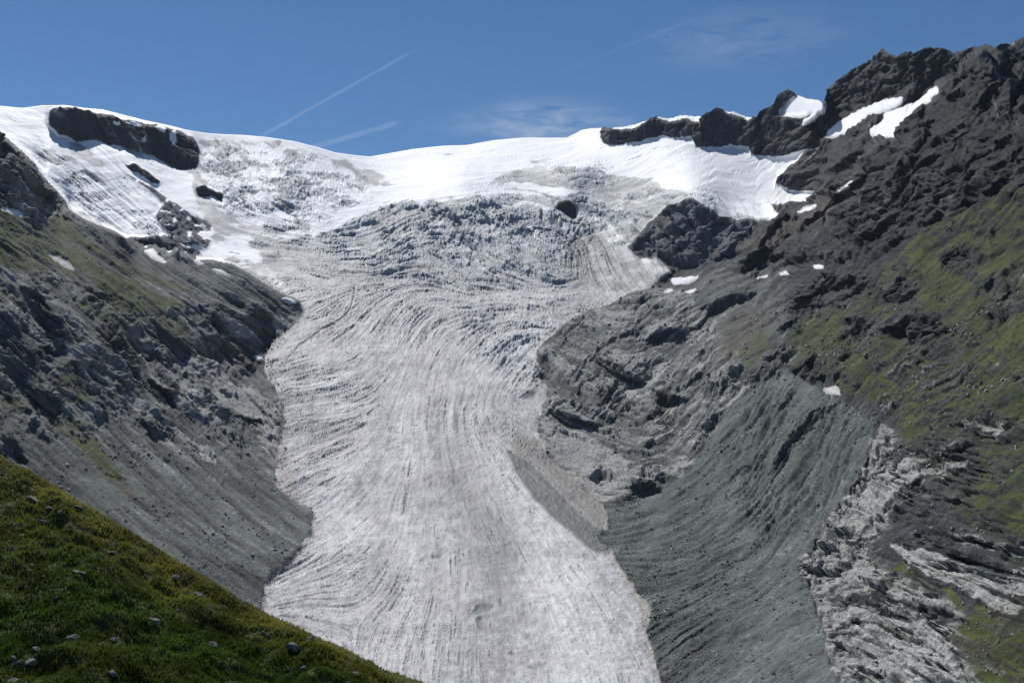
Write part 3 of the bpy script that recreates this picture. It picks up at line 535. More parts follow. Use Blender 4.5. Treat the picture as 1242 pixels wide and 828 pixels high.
gw = ss(.32, .54, grassb + .30 * gstreak + .3 * n1 + .42 * n2 + .22 * n3) * ss(.05, .2, grassb) * (1 - .85 * ss(.40, .6, steep)) * (1 - moraw) * (1 - .75 * craggy)
base = mix(base, gr, gw * .9)
# boulders and stones: pale and dark spots
a1, a2, ai = worley(X / 7, Y / 7, 99)
spot = (ai > .9) * ss(.32, .18, a1)
base = mix(base, base * 2.0 + .03, spot * np.maximum(scw, .5 * rocky) * .7 * (1 - gw * .5))
# --- ice
clean = paint(CLEAN, 4)
bare = paint(BARE, 5); upi_ = 1 - ss(285, 340, PY)
ulz = blur(poly([(240,168),(330,176),(400,195),(470,222),(440,245),(380,268),(300,275),(250,245)]), 8)
clean = clean * (1 - ulz) + ulz * (.62 + .85 * fbm(PX / 15, PY / 9, 4, 176) + .35 * fbm(PX / 5, PY / 3.5, 2, 177))
cnz = clean + .5 * fbm(PX / 24, PY / 11, 4, 101) * (1 - ss(.9, 1, clean)) + (.08 * I2 + .07 * I1) * (1 - .3 * ss(.9, 1, clean)) - .42 * ss(.45, .8, ser) + .75 * corr + .36 * ramp_snow * upi_ - bare * (.55 + .75 * fbm(PX / 20, PY / 5, 4, 175))
snow = col3(.86,.87,.88) * np.ones(PX.shape + (1,), F)
streak = .55 * fbm(tw * 11, Y / 700, 3, 103) + .5 * fbm(tw * 38, Y / 350, 3, 104) + .35 * fbm(X / 14, Y / 26, 3, 105) + .35 * n1
medial = np.exp(-((tt - np.interp(PY, [350, 450, 620, 830], [.62, .66, .62, .58])) / .085) ** 2) * ss(430, 500, PY)
bright = np.exp(-((tt - np.interp(PY, [350, 500, 620, 830], [.45, .72, .86, .85])) / .06) ** 2) * ss(430, 520, PY)
mot = fbm(PX / 11, PY / 9, 4, 173)
calm = 1 - .5 * ss(.5, 0, np.clip(left_cr, 0, 1)) * ss(400, 470, PY)
soft = fbm(tw * 4 + .3, Y / 420, 4, 187)
iv = np.clip(.50 + .2 * n1 + .30 * soft + .05 * I3 + (calm - .5) * 2 * (.05 * I2 + .06 * I1 * (1 + patchy)) + (1 - calm) * 2 * (.03 * J2 + .022 * J1) + .035 * J0 + .02 * I1 + .55 * mot + .2 * fbm(PX / 4, PY / 3.2, 2, 186) + .25 * patchy - .30 * medial + .26 * bright, 0, 1)
band = fbm(tw * 7, Y / 900, 3, 174)
iv = np.clip(iv + .42 * band, 0, 1)
icec = mix(col3(.235,.23,.235), col3(.60,.60,.615), iv)
icec = mix(icec, col3(.37,.33,.325), .5 * np.clip(.22 * I3 + .8 * fbm(X / 120, Y / 260, 3, 106) + .12, 0, 1))
upi = 1 - ss(300, 380, PY)
icec = mix(icec, mix(col3(.20,.22,.24), col3(.60,.61,.61), np.clip(.48 + .7 * fbm(flowx / 60, flowy / 30, 4, 107) + .13 * I1 + .14 * I2 + .1 * I3, 0, 1)), upi)
blue = col3(.27,.35,.40)
icec = mix(icec, blue, np.clip(ss(.35, .8, ser) * np.clip(.1 + .8 * fbm(X / 60, Y / 60, 3, 108) + .5 * crack, 0, 1), 0, .75))
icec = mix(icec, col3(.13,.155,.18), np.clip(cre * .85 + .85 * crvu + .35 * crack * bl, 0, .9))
ic = mix(icec, snow, ss(.42, .72, cnz))
# dirty margins, rubble strip
DEB = [(613,544),(625,552),(645,575),(665,600),(690,628),(712,650),(735,655),(738,668),(722,660),(700,650),(672,625),(648,600),(630,575)]
DEBW = [(613,544),(644,562),(668,590),(700,622),(738,652),(740,672),(722,668),(700,655),(672,632),(648,606),(630,580)]
deb = blur(poly(DEBW), 2)
dirty = blur(poly([(625,520),(655,535),(680,566),(732,614),(740,650),(700,622),(668,590),(644,562),(620,545)]), 4)
rim = np.clip(blur(~g, 10) * 2.4, 0, 1) * tong * isg
ic = mix(ic, col3(.165,.156,.142), np.clip(dirty * .9 + rim * .75 * ss(-.3, .3, n2 + .1), 0, .92))
leftdirty = blur(poly([(334,560),(345,520),(352,560),(366,600),(366,622),(340,600)]), 3)
ic = mix(ic, col3(.27,.255,.245), leftdirty * .85)
margin_r = blur(poly([(745,680),(760,690),(792,740),(790,770),(798,828),(792,800),(780,765),(775,735),(755,700)]), 2)
ic = mix(ic, col3(.30,.29,.26), margin_r * .8)
ic = mix(ic, scree, np.clip(deb * 1.2 * ss(-.5, 0, n2 + .35), 0, 1))
talus = blur(poly([(688,285),(718,285),(742,312),(775,318),(812,335),(800,350),(765,358),(700,354),(684,330)]), 5)
ic = mix(ic, col3(.17,.165,.158), talus * ss(-.35, .35, fbm(PX / 14, PY / 9, 4, 109) + .12 + .12 * I1) * .85)
kn = blur(poly([(760,300),(790,268),(812,250),(800,245),(770,270),(745,300)]), 5)
ic = mix(ic, col3(.27,.25,.23), kn * .5)
fleck = np.any([poly(P, wx2, wy2) for P in FLECKS], axis=0)
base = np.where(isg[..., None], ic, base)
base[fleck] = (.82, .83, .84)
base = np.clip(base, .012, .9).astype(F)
print('cover', time.time() - T0)

# ------------------------------------------------------------------ behind the crest
NB = 14
bx, by_, bz = [X], [Y], [Z]
cxr, cyr, czr = X[-1], Y[-1], Z[-1]
for k in range(1, NB + 1):
    s = 6 * k ** 1.9
    wob = 1 + .3 * pn(cols * .05, cols * 0 + k * .4, 201)
    bx.append((cxr + rx[-1] * s)[None]); by_.append((cyr + ry[-1] * s)[None]); bz.append((czr - .42 * s * wob - 3 * (k > 0))[None])
Xa = np.concatenate(bx).astype(F); Ya = np.concatenate(by_).astype(F); Za = np.concatenate(bz).astype(F)
Ra = np.concatenate([reg, np.repeat(reg[-1:], NB, 0)]); Ca = np.concatenate([base, np.repeat(base[-1:], NB, 0)])
P3 = np.stack([Xa, Ya, Za], -1)
NRa = Xa.shape[0]

# ------------------------------------------------------------------ materials
def new_mat(name, rough=.9, spec=.2, kind='rock'):
    m = bpy.data.materials.new(name); m.use_nodes = True
    nt = m.node_tree; L = nt.links; nd = nt.nodes; b = nd['Principled BSDF']
    b.inputs['Roughness'].default_value = rough; b.inputs['Specular IOR Level'].default_value = spec
    return m, nt, nd, L, b
def ramp(nd, a, ca, bb, cb):
    r = nd.new('ShaderNodeValToRGB'); e = r.color_ramp.elements
    e[0].position = a; e[0].color = (ca,) * 3 + (1,) if not isinstance(ca, tuple) else ca + (1,)
    e[1].position = bb; e[1].color = (cb,) * 3 + (1,) if not isinstance(cb, tuple) else cb + (1,)
    return r
def noise(nd, L, vec, scale, detail=6, rough=.6):
    n = nd.new('ShaderNodeTexNoise'); n.inputs['Scale'].default_value = scale; n.inputs['Detail'].default_value = detail; n.inputs['Roughness'].default_value = rough
    L.new(vec, n.inputs['Vector']); return n
def cover_mat(name, sc, var, bump, dist, rough=.92, spec=.15, stones=0.0):
    m, nt, nd, L, b = new_mat(name, rough, spec)
    at = nd.new('ShaderNodeAttribute'); at.attribute_name = 'Col'
    tc = nd.new('ShaderNodeTexCoord')
    n = noise(nd, L, tc.outputs['Object'], sc, 9, .68)
    r = ramp(nd, .3, 1 - var, .7, 1 + var); L.new(n.outputs['Fac'], r.inputs['Fac'])
    mx = nd.new('ShaderNodeMix'); mx.data_type = 'RGBA'; mx.blend_type = 'MULTIPLY'; mx.inputs['Factor'].default_value = 1
    L.new(at.outputs['Color'], mx.inputs['A']); L.new(r.outputs['Color'], mx.inputs['B'])
    out = mx.outputs['Result']
    if stones:
        vo = nd.new('ShaderNodeTexVoronoi'); vo.inputs['Scale'].default_value = .33; L.new(tc.outputs['Object'], vo.inputs['Vector'])
        r2 = ramp(nd, .10, 1.0, .26, 0.0); L.new(vo.outputs['Distance'], r2.inputs['Fac'])
        sep = nd.new('ShaderNodeSeparateColor'); L.new(vo.outputs['Color'], sep.inputs['Color'])
        gt = nd.new('ShaderNodeMath'); gt.operation = 'GREATER_THAN'; gt.inputs[1].default_value = 1 - stones; L.new(sep.outputs['Red'], gt.inputs[0])
        ml = nd.new('ShaderNodeMath'); ml.operation = 'MULTIPLY'; L.new(gt.outputs[0], ml.inputs[0]); L.new(r2.outputs['Color'], ml.inputs[1])
        m2 = nd.new('ShaderNodeMix'); m2.data_type = 'RGBA'; L.new(ml.outputs[0], m2.inputs['Factor']); L.new(out, m2.inputs['A'])
        m2.inputs['B'].default_value = (.27, .26, .235, 1); out = m2.outputs['Result']
    L.new(out, b.inputs['Base Color'])
    bp = nd.new('ShaderNodeBump'); bp.inputs['Strength'].default_value = bump; bp.inputs['Distance'].default_value = dist
    n2_ = noise(nd, L, tc.outputs['Object'], sc * .8, 8, .65); L.new(n2_.outputs['Fac'], bp.inputs['Height']); L.new(bp.outputs['Normal'], b.inputs['Normal'])
    return m
M_ROCK = cover_mat('weathered_rock', .35, .45, .8, 2.6)
M_SCREE = cover_mat('scree', .3, .3, .7, 3.0, stones=.16)
M_ICE = cover_mat('glacier_ice', .22, .14, .45, 2.2, .75, .3)
M_FAR = cover_mat('far_rock', .16, .45, .7, 4.0)
M_SNOW = cover_mat('firn_snow', .12, .05, .25, 2.0, .8, .2)

def build(name, V, faces, colr, mat, label=None, cat=None, group=None, kind=None, smooth=True):
    used, inv = np.unique(faces.ravel(), return_inverse=True)
    me = bpy.data.meshes.new(name); k = faces.shape[1]; nf = len(faces)
    me.vertices.add(len(used)); me.vertices.foreach_set('co', np.ascontiguousarray(V[used], F).ravel())
    me.loops.add(nf * k); me.loops.foreach_set('vertex_index', inv.astype(np.int32).ravel())
    me.polygons.add(nf); me.polygons.foreach_set('loop_start', (np.arange(nf) * k).astype(np.int32))
    if colr is not None:
        a = me.color_attributes.new('Col', 'FLOAT_COLOR', 'POINT')
        a.data.foreach_set('color', np.c_[colr[used], np.ones(len(used))].astype(F).ravel())
    me.update(calc_edges=True)
    if smooth: me.polygons.foreach_set('use_smooth', np.ones(nf, bool))
    me.materials.append(mat)
    o = bpy.data.objects.new(name, me); C.objects.link(o)
    tag(o, label, cat, group, kind)
    return o
def tag(o, label=None, cat=None, group=None, kind=None):
    if label: o['label'] = label
    if cat: o['category'] = cat
    if group: o['group'] = group
    if kind: o['kind'] = kind
idx = np.arange(NRa * NC).reshape(NRa, NC)
quads = np.stack([idx[:-1, :-1], idx[:-1, 1:], idx[1:, 1:], idx[1:, :-1]], -1)
freg = Ra[:-1, :-1]
Vf = P3.reshape(-1, 3); Cf = Ca.reshape(-1, 3)
S = 'structure'
TERR = [(GLAC, 'glacier', M_ICE, 'long grey white glacier tongue with icefall and snowfields above it', 'glacier', S),
 (LEFT, 'mountain_slope', M_SCREE, 'rocky grass and scree slope on the left bank of the glacier', 'mountain', S),
 (RIGHT, 'mountainside', M_ROCK, 'dark craggy mountainside with green grass patches on the right bank', 'mountain', S),
 (MOR, 'lateral_moraine', M_SCREE, 'steep grey green gullied moraine wall and scree beside the glacier tongue', 'moraine', S),
 (SLAB, 'rock_slabs', M_ROCK, 'ice polished grey rock slabs and debris right of the glacier tongue', 'rock', S),
 (OUTC, 'rock_outcrop', M_ROCK, 'pale layered rock outcrop falling to the foot of the moraine', 'rock', S),
 (R1, 'rock_ridge', M_FAR, 'long low dark rock ridge along the snowy skyline', 'ridge', S),
 (R2, 'rock_buttress', M_FAR, 'broad dark rock buttress above the upper snowfield', 'ridge', S),
 (HRN, 'rock_horn', M_FAR, 'small pointed dark horn on the skyline beside a snow saddle', 'peak', S),
 (FARM, 'mountain_peak', M_FAR, 'high dark jagged summit massif at the upper right skyline', 'mountain', S),
 (KNB, 'rock_knob', M_ROCK, 'big dark rounded rock knob under the edge of the upper snowfield', 'rock', S),
 (BND, 'rock_band', M_FAR, 'long dark rock band with snow flecks under the upper left skyline', 'cliff', S),
 (ISL, 'rock_islet', M_FAR, 'narrow dark rock slanting in the snow below the rock band', 'rock', S),
 (CRG, 'rock_crag', M_FAR, 'small dark crag where the icefall meets the snow gully', 'rock', S),
 (TTH, 'rock_tooth', M_FAR, 'dark rock tooth sticking out of the blue broken ice', 'rock', S),
 (RIB, 'rock_ribs', M_ROCK, 'slanting dark rock ribs beside the snow gully on the left', 'rock', S),
 (RIB2, 'rock_ledges', M_ROCK, 'low dark rock ledges below the left tributary ice', 'rock', S)]
ext = lambda m: np.concatenate([m, np.repeat(m[-1:], NB, 0)])[:-1, :-1]
white = ext((blur(cnz, 2) > .6) & (PY < 300)); strip = ext(deb > .5); low = ext(WY > 352)
wall = ext(cxm > .5); sc_l = ext(screeL > .5)
flk = [ext(poly(P, wx2, wy2)) for P in FLECKS]; anyf = np.any(flk, axis=0)
PARTS = {GLAC: [('snowfield', white), ('debris_strip', strip & ~white), ('ice_tongue', low & ~white & ~strip), ('icefall', ~low & ~white & ~strip)],
         MOR: [('moraine_wall', wall), ('scree_apron', ~wall)], LEFT: [('scree_slope', sc_l), ('rock_slope', ~sc_l)],
         BND: [('rock_face', ~anyf)] + [('snow_fleck', f) for f in flk]}
ORG = {GLAC: (0, 700, -170), MOR: (250, 800, -120), LEFT: (-300, 1000, -80), BND: (-1500, 3900, 1000)}
for i, nm, mt, lab, cat, kd in TERR:
    m = freg == i
    if not m.any(): continue
    if i in PARTS:
        root = bpy.data.objects.new(nm, None); C.objects.link(root); root.location = ORG[i]; tag(root, lab, cat, None, kd)
        for pn_, pm in PARTS[i]:
            q = quads[m & pm]
            if len(q):
                o = build(pn_, Vf, q, Cf, M_SNOW if pn_ == 'snow_fleck' else mt, smooth=(i == GLAC)); o.parent = root; o.location = tuple(-c for c in ORG[i])
    else:
        build(nm, Vf, quads[m], Cf, mt, lab, cat, None, kd, smooth=False)
# snow patches: lenses of firn lying in hollows of the ground
N3 = normals(X, Y, Z)
for i, (nm, P, lab) in enumerate(PATCHES):
    m = PM[i]; e = blur(m, 1)
    big = blur(m, 3)
    k = (e > .3)
    rr, cc = np.where(k[:-1, :-1] | k[1:, 1:] | k[1:, :-1] | k[:-1, 1:])
    if len(rr) == 0: print('EMPTY patch', i); continue
    r0, r1, c0, c1 = rr.min(), rr.max() + 2, cc.min(), cc.max() + 2
    sub = np.stack([X, Y, Z], -1)[r0:r1, c0:c1]
    sm_ = np.stack([blur(sub[..., j], 2) for j in range(3)], -1)
    pxm = D[r0:r1, c0:c1] / FPX
    off = ((e[r0:r1, c0:c1] - .4) * 1.6 + big[r0:r1, c0:c1] * .9) * pxm
    top = sub + (N3[r0:r1, c0:c1] * .6 + np.array([0, 0, .5], F)) * off[..., None]
    V = top.reshape(-1, 3)
    nn = np.arange(V.shape[0]).reshape(top.shape[:2])
    qd = np.stack([nn[:-1, :-1], nn[:-1, 1:], nn[1:, 1:], nn[1:, :-1]], -1).reshape(-1, 4)
    kk = k[r0:r1, c0:c1]
    fm = (kk[:-1, :-1] | kk[1:, 1:] | kk[1:, :-1] | kk[:-1, 1:]).reshape(-1)
    tone = col3(.84,.85,.86) if i not in (4, 17) else col3(.5,.48,.46)
    ed = e[r0:r1, c0:c1].reshape(-1, 1); dn = fbm(PX[r0:r1, c0:c1] / 6, PY[r0:r1, c0:c1] / 4, 3, 213).reshape(-1, 1)
    cl_ = np.clip(tone[None] * (.62 + .38 * ss(.35, .95, ed + .25 * dn)) * (1 + .12 * np.minimum(dn, 0)) * np.array([[1, .985, .965]]) ** (1 - ed), 0, 1)
    build('snow_patch', V, qd[fm], cl_, M_SNOW, lab, 'snow patch', 'snow patches lying on the rock slopes')
print('terrain objects', time.time() - T0)

# ------------------------------------------------------------------ foreground hill
HC = [(-160,470),(-60,520),(0,551),(30,567),(60,588),(90,607),(120,625),(150,642),(180,661),(210,680),(240,697),(270,716),(300,734),(330,751),(360,766),(390,781),(420,796),(450,811),(485,827),(520,845),(600,885),(680,930)]
hcols = np.arange(-150, 620, .8); hcx, hcy = zip(*HC)
hyt = np.interp(hcols, hcx, hcy) + 1.3 * fbm(hcols / 30, hcols * 0, 3, 301)
hv = np.linspace(0, 1, 520)[:, None] ** 1.0
HPY = 960 + (hyt[None] - 960) * hv; HPX = np.broadcast_to(hcols[None], HPY.shape)
HT = [(0,551,66),(-150,480,74),(240,697,57),(485,828,47),(0,828,44),(245,828,45),(0,690,54),(150,740,50),(-150,828,46),(-150,650,58),(0,960,36),(300,960,36),(600,885,43),(600,960,38),(-150,960,38)]
hd = np.exp(tps_eval(tps(HT), HPX.astype(F), HPY.astype(F)))
hrx, hry, hrz = rays(HPX, HPY)
hX = (hrx * hd).astype(F); hY = (hry * hd).astype(F); hZ = (hrz * hd).astype(F)
hum = .8 * fbm(hX / 4.2, hY / 4.2, 3, 302) + .36 * fbm(hX / 1.5, hY / 1.3, 3, 303) + .07 * fbm(hX / .5, hY / .5, 2, 304)
hfade = ss(0, .06, 1 - hv) * .8 + .2
hZ = hZ + hum * hfade
hB = 16
bx, by_, bz = [hX], [hY], [hZ]
for k in range(1, hB + 1):
    s = .25 * k ** 1.9
    bx.append((hX[-1] + hrx[-1] * s)[None]); by_.append((hY[-1] + hry[-1] * s)[None]); bz.append((hZ[-1] - .03 * s - .02 * s * s)[None])
HV = np.stack([np.concatenate(bx), np.concatenate(by_), np.concatenate(bz)], -1).astype(F)
hidx = np.arange(HV.shape[0] * HV.shape[1]).reshape(HV.shape[:2])
hq = np.stack([hidx[:-1, :-1], hidx[:-1, 1:], hidx[1:, 1:], hidx[1:, :-1]], -1).reshape(-1, 4)
hx, hy = HV[..., 0], HV[..., 1]
hn = fbm(hx / 5, hy / 5, 4, 305); hn2 = fbm(hx / .9, hy / .9, 3, 306)
hc = mix(col3(.030,.046,.010), col3(.07,.085,.02), np.clip(.5 + .7 * hn + .6 * hn2, 0, 1))
hc = mix(hc, col3(.05,.042,.028), .5 * ss(.15, .4, fbm(hx / 2.2, hy / 2.2, 3, 307)))
M_TURF = cover_mat('turf', 1.6, .45, .8, .25)
build('grassy_hill', HV.reshape(-1, 3), hq, hc.reshape(-1, 3), M_TURF, 'steep dark green grassy slope with stones at the lower left', 'hill', None, S)
# grass blades
nB = 330000
hr = rng.random(nB) ** .9 * (hX.shape[0] - 2); hcc = rng.random(nB) * (hX.shape[1] - 2)
ri, ci = hr.astype(int), hcc.astype(int)
bk = rng.random(nB) < .045; ri = np.where(bk, hX.shape[0] + rng.integers(-1, 7, nB), ri)
jx = (rng.random(nB) - .5) * .12; jy = (rng.random(nB) - .5) * .12
ri = np.minimum(ri, HV.shape[0] - 2); fr = rng.random((nB, 1)) * bk[:, None]
B0 = HV[ri, ci] * (1 - fr) + HV[ri + 1, ci] * fr + np.stack([jx, jy, 0 * jx - .02], -1)
cl_n = fbm(B0[:, 0] / 1.1, B0[:, 1] / 1.1, 3, 308); cl_b = fbm(B0[:, 0] / 5, B0[:, 1] / 5, 3, 309)
hgt = (.08 + .16 * rng.random(nB) ** 2) * (1 + 1.3 * cl_n) ; hgt = np.clip(hgt * .75, .03, .3)
wd = .018 + .028 * rng.random(nB)
th = rng.random(nB) * 2 * np.pi; lean = (rng.random((nB, 2)) - .5) * .9
sx, sy = np.cos(th) * wd, np.sin(th) * wd
A = B0 + np.stack([-sx, -sy, 0 * sx], -1); Bv = B0 + np.stack([sx, sy, 0 * sx], -1)
Tp = B0 + np.stack([lean[:, 0] * hgt + .25 * hgt, lean[:, 1] * hgt - .2 * hgt, hgt], -1)
GV = np.concatenate([A, Bv, Tp]); ar = np.arange(nB)
gf = np.stack([ar, ar + nB, ar + 2 * nB], -1)
crest = np.minimum(ri / hX.shape[0], 1)
yel = np.clip(.0 + .6 * cl_b + .35 * (rng.random(nB) - .5) + .9 * ss(.66, 1, crest), 0, 1)
gcol = mix(col3(.034,.066,.010), col3(.135,.125,.026), yel.astype(F))
gcol *= np.clip(.85 + 1.1 * fbm(B0[:, 0] / 2.4, B0[:, 1] / 2.4, 3, 311), .3, 1.6)[:, None]
gcol *= (.95 + .75 * rng.random((nB, 1))).astype(F)
mg, nt, nd, L, b = new_mat('grass_blade', .6, .2)
at = nd.new('ShaderNodeAttribute'); at.attribute_name = 'Col'; L.new(at.outputs['Color'], b.inputs['Base Color'])
tr = nd.new('ShaderNodeBsdfTranslucent'); L.new(at.outputs['Color'], tr.inputs['Color'])
ms = nd.new('ShaderNodeMixShader'); ms.inputs[0].default_value = .4; L.new(b.outputs[0], ms.inputs[1]); L.new(tr.outputs[0], ms.inputs[2]); L.new(ms.outputs[0], nd['Material Output'].inputs['Surface'])
build('grass', GV.astype(F), gf, np.concatenate([gcol, gcol, gcol]), mg, 'short alpine grass covering the lower left foreground slope', 'grass', None, 'stuff', smooth=False)

# boulders on the hill
from mathutils import Vector, noise as mn
import bmesh
M_STONE, nt, nd, L, b = new_mat('lichened_stone', .9, .15)
tc = nd.new('ShaderNodeTexCoord'); n = noise(nd, L, tc.outputs['Object'], 3.5, 8, .7); r = ramp(nd, .36, (.07,.069,.062), .66, (.26,.25,.225)); L.new(n.outputs['Fac'], r.inputs['Fac']); L.new(r.outputs['Color'], b.inputs['Base Color'])
bp = nd.new('ShaderNodeBump'); bp.inputs['Strength'].default_value = .7; bp.inputs['Distance'].default_value = .08; L.new(n.outputs['Fac'], bp.inputs['Height']); L.new(bp.outputs['Normal'], b.inputs['Normal'])
def stone_mesh(seed, sub=3):
    bm = bmesh.new(); bmesh.ops.create_icosphere(bm, subdivisions=sub, radius=.5)
    r_ = np.random.default_rng(seed)
    pl = [(Vector(r_.normal(size=3)).normalized(), .2 + .2 * r_.random()) for _ in range(11)]
    for v_ in bm.verts:
        p = v_.co.copy()
        for n_, d_ in pl:
            t_ = p.dot(n_) - d_
            if t_ > 0: p -= n_ * t_ * .985
        p += p.normalized() * .022 * mn.fractal(p * 5 + Vector((seed, 0, 0)), .6, 2.1, 4)
        v_.co = p
    me = bpy.data.meshes.new('stone'); bm.to_mesh(me); bm.free(); me.materials.append(M_STONE)
    return me
stones = [stone_mesh(s) for s in range(8)]
lowst = [stone_mesh(s + 40, 2) for s in range(4)]
def on_hill(px, py):
    c = int(np.clip((px + 150) / .8, 0, len(hcols) - 1)); r_ = int(np.clip(np.interp(-py, -HPY[:, c], np.arange(HPY.shape[0])), 0, HPY.shape[0] - 1))
    return Vector((float(hX[r_, c]), float(hY[r_, c]), float(hZ[r_, c]))), float(hd[r_, c])
# px, py, width px, height px, label
BIG = [(39,606,19,12,'large grey slab boulder with a dark underside near the top of the grass'),
 (51,630,15,8,'smooth rounded grey boulder half buried in grass below the large slab'),
 (61,621,9,7,'pale blocky stone right of the large slab, darker underneath'),
 (27,646,7,5,'small white stone left of and below the rounded boulder'),
 (50,653,10,5,'flat pale stone in grass below the rounded grey boulder'),
 (86,661,13,6,'flat grey stone lying alone in mid slope grass'),
 (91,767,16,12,'tilted pale slab stone at the middle of the lower grass'),
 (122,780,9,10,'upright pale stone with a bright face beside the tilted slab'),
 (110,781,6,7,'yellowish pale stone between the tilted slab and the upright stone'),
 (186,752,15,13,'dark grey boulder standing alone low on the grass slope'),
 (138,771,10,6,'low dark stone between the upright stone and the lone boulder'),
 (259,782,15,7,'flat light slab lying alone in bare green turf'),
 (376,783,15,18,'dark jagged rock sticking up on the crest of the grassy slope'),
 (354,787,17,14,'broad grey boulder just left of the dark crest rock'),
 (340,776,7,12,'narrow pale stone left of the broad crest boulder'),
 (367,808,9,7,'rounded pale stone below the broad crest boulder'),
 (431,819,13,9,'grey stone near the lowest end of the grass crest'),
 (419,811,8,6,'small grey stone beside the last crest stone, slightly higher'),
 (382,812,7,6,'small dark stone right of the rounded pale stone'),
 (20,789,11,7,'grey stone at the left end of the lowest stone cluster'),
 (36,796,15,9,'biggest stone in the lowest stone cluster'),
 (47,775,9,5,'pale stone on top of the lowest stone cluster'),
 (46,788,12,5,'thin pale slab in the lowest stone cluster'),
 (24,797,9,7,'dark wedge stone in the lowest stone cluster'),
 (90,705,10,6,'pale flat stone at the head of the mid slope stone row'),
 (100,707,9,5,'grey flat stone right of the pale head stone in the row'),
 (102,714,11,5,'light sliver stone over a dark hollow in the stone row'),
 (95,722,6,4,'small bright stone at the foot of the stone row'),
 (68,728,7,5,'white topped stone alone left of the stone row'),
 (39,705,6,4,'bright small stone high on the left grass'),
 (15,696,6,4,'small white stone at the left frame edge on upper grass'),
 (210,693,13,8,'weathered pale stone on the crest beside the scree'),
 (239,712,11,7,'grey stone on the crest in mid slope'),
 (270,735,12,9,'grey double topped stone near the crest'),
 (137,661,12,4,'thin pale slab just under the crest grass'),
 (96,618,10,4,'flat pale slab on yellow grass near the crest'),
 (72,628,8,7,'angular stone right of the rounded grey boulder'),
 (137,817,12,8,'pale broken stone at the bottom of the grass slope'),
 (16,821,16,9,'pale cluster stone at the bottom left corner'),
 (10,741,5,5,'small dark stone on the left edge grass'),
 (286,744,6,5,'little stone right of the double topped stone'),
 (322,765,9,7,'brownish stone on the crest above the narrow pale stone')]
for i, (px, py, w, h, lab) in enumerate(BIG):
    p, d_ = on_hill(px, py + h * .35); s = d_ / FPX
    o = bpy.data.objects.new('boulder', stones[i % 8]); C.objects.link(o)
    o.location = p + Vector((0, 0, h * s * .05)); o.scale = (w * s * 1.15, w * s * .95, h * s * 1.15)
    o.rotation_euler = (float(rng.normal() * .2), float(.25 + rng.normal() * .15), float(rng.random() * .9 - .45))
    tag(o, lab, 'boulder', 'boulders on the grassy foreground slope')
for i in range(260):
    while True:
        px, py = rng.random() * 480, 560 + rng.random() * 265
        if py > np.interp(px, hcx, hcy) + 4 and pn(px / 40, py / 30, 310) > -.25: break
    p, d_ = on_hill(px, py); s = d_ / FPX; w = 1.6 + 3.4 * rng.random() ** 3
    o = bpy.data.objects.new('stone', lowst[i % 4]); C.objects.link(o)
    o.location = p + Vector((0, 0, .04)); o.scale = (w * s * 1.3, w * s, w * s * .85); o.rotation_euler = tuple(float(a) for a in rng.random(3))
    tag(o, 'small grey stone among the grass of the foreground slope', 'stone', 'small stones scattered in the foreground grass')
# loose blocks on scree, moraine and ice
def rubble(name, zone, count, smin, smax, label, seed):
    r_ = np.random.default_rng(seed); rr, cc = np.where(zone)
    k = r_.integers(0, len(rr), count * 6); cw = fbm(PX[rr[k], cc[k]] / 45, PY[rr[k], cc[k]] / 30, 3, seed) + .25 * r_.normal(size=len(k)); k = k[np.argsort(-cw)[:count]]; rr, cc = rr[k], cc[k]
    cube = np.array([(-1,-1,-1),(1,-1,-1),(1,1,-1),(-1,1,-1),(-1,-1,1),(1,-1,1),(1,1,1),(-1,1,1)], float) * .5
    fc = np.array([(0,3,2,1),(4,5,6,7),(0,1,5,4),(1,2,6,5),(2,3,7,6),(3,0,4,7)])
    px_m = D[rr, cc] / FPX
    size = (smin + (smax - smin) * r_.random(count) ** 4) * px_m
    c8 = cube[None] * (1 - .45 * r_.random((count, 8, 3))) * size[:, None, None] * (.7 + .6 * r_.random((count, 1, 3)))
    a = r_.random(count) * 6.28; bb = r_.normal(size=count) * .4
    ca, sa, cb, sb = np.cos(a)[:, None], np.sin(a)[:, None], np.cos(bb)[:, None], np.sin(bb)[:, None]
    x, y, z = c8[..., 0], c8[..., 1], c8[..., 2]
    x, z = x * cb + z * sb, -x * sb + z * cb
    x, y = x * ca - y * sa, x * sa + y * ca
    V = np.stack([x + X[rr, cc][:, None], y + Y[rr, cc][:, None], z + (Z[rr, cc] + .02 * size)[:, None]], -1).reshape(-1, 3)
    f = (fc[None] + 8 * np.arange(count)[:, None, None]).reshape(-1, 4)
    tone = np.where(r_.random(count) < .6, .34, .15)[:, None] * (.7 + .6 * r_.random((count, 1)))
    colr = np.repeat(tone * np.array([[1, .99, .94]]), 8, 0)
    return build(name, V.astype(F), f, colr.astype(F), M_ROCK, label, 'rubble', None, 'stuff', smooth=False)
inf = (PX > 0) & (PX < 1242) & (PY < 830)
rubble('scree_blocks', (reg == LEFT) & inf & (PY > 500), 2600, .7, 4.2, 'loose grey blocks strewn over the left scree slope', 401)
rubble('moraine_blocks', (reg == MOR) & inf, 2600, .6, 3.4, 'loose pale and dark blocks strewn over the grey moraine', 402)
rubble('outcrop_blocks', ((reg == OUTC) | (reg == SLAB) | (reg == RIGHT)) & inf & (PY > 350), 3800, .7, 4.5, 'loose blocks strewn over the right bank slabs and grass', 403)
rubble('ice_stones', (reg == GLAC) & inf & (PY > 400) & ((rim > .25) | (rng.random(PX.shape) < .02)), 1500, .5, 2.0, 'scattered stones lying along the edges of the glacier ice', 404)

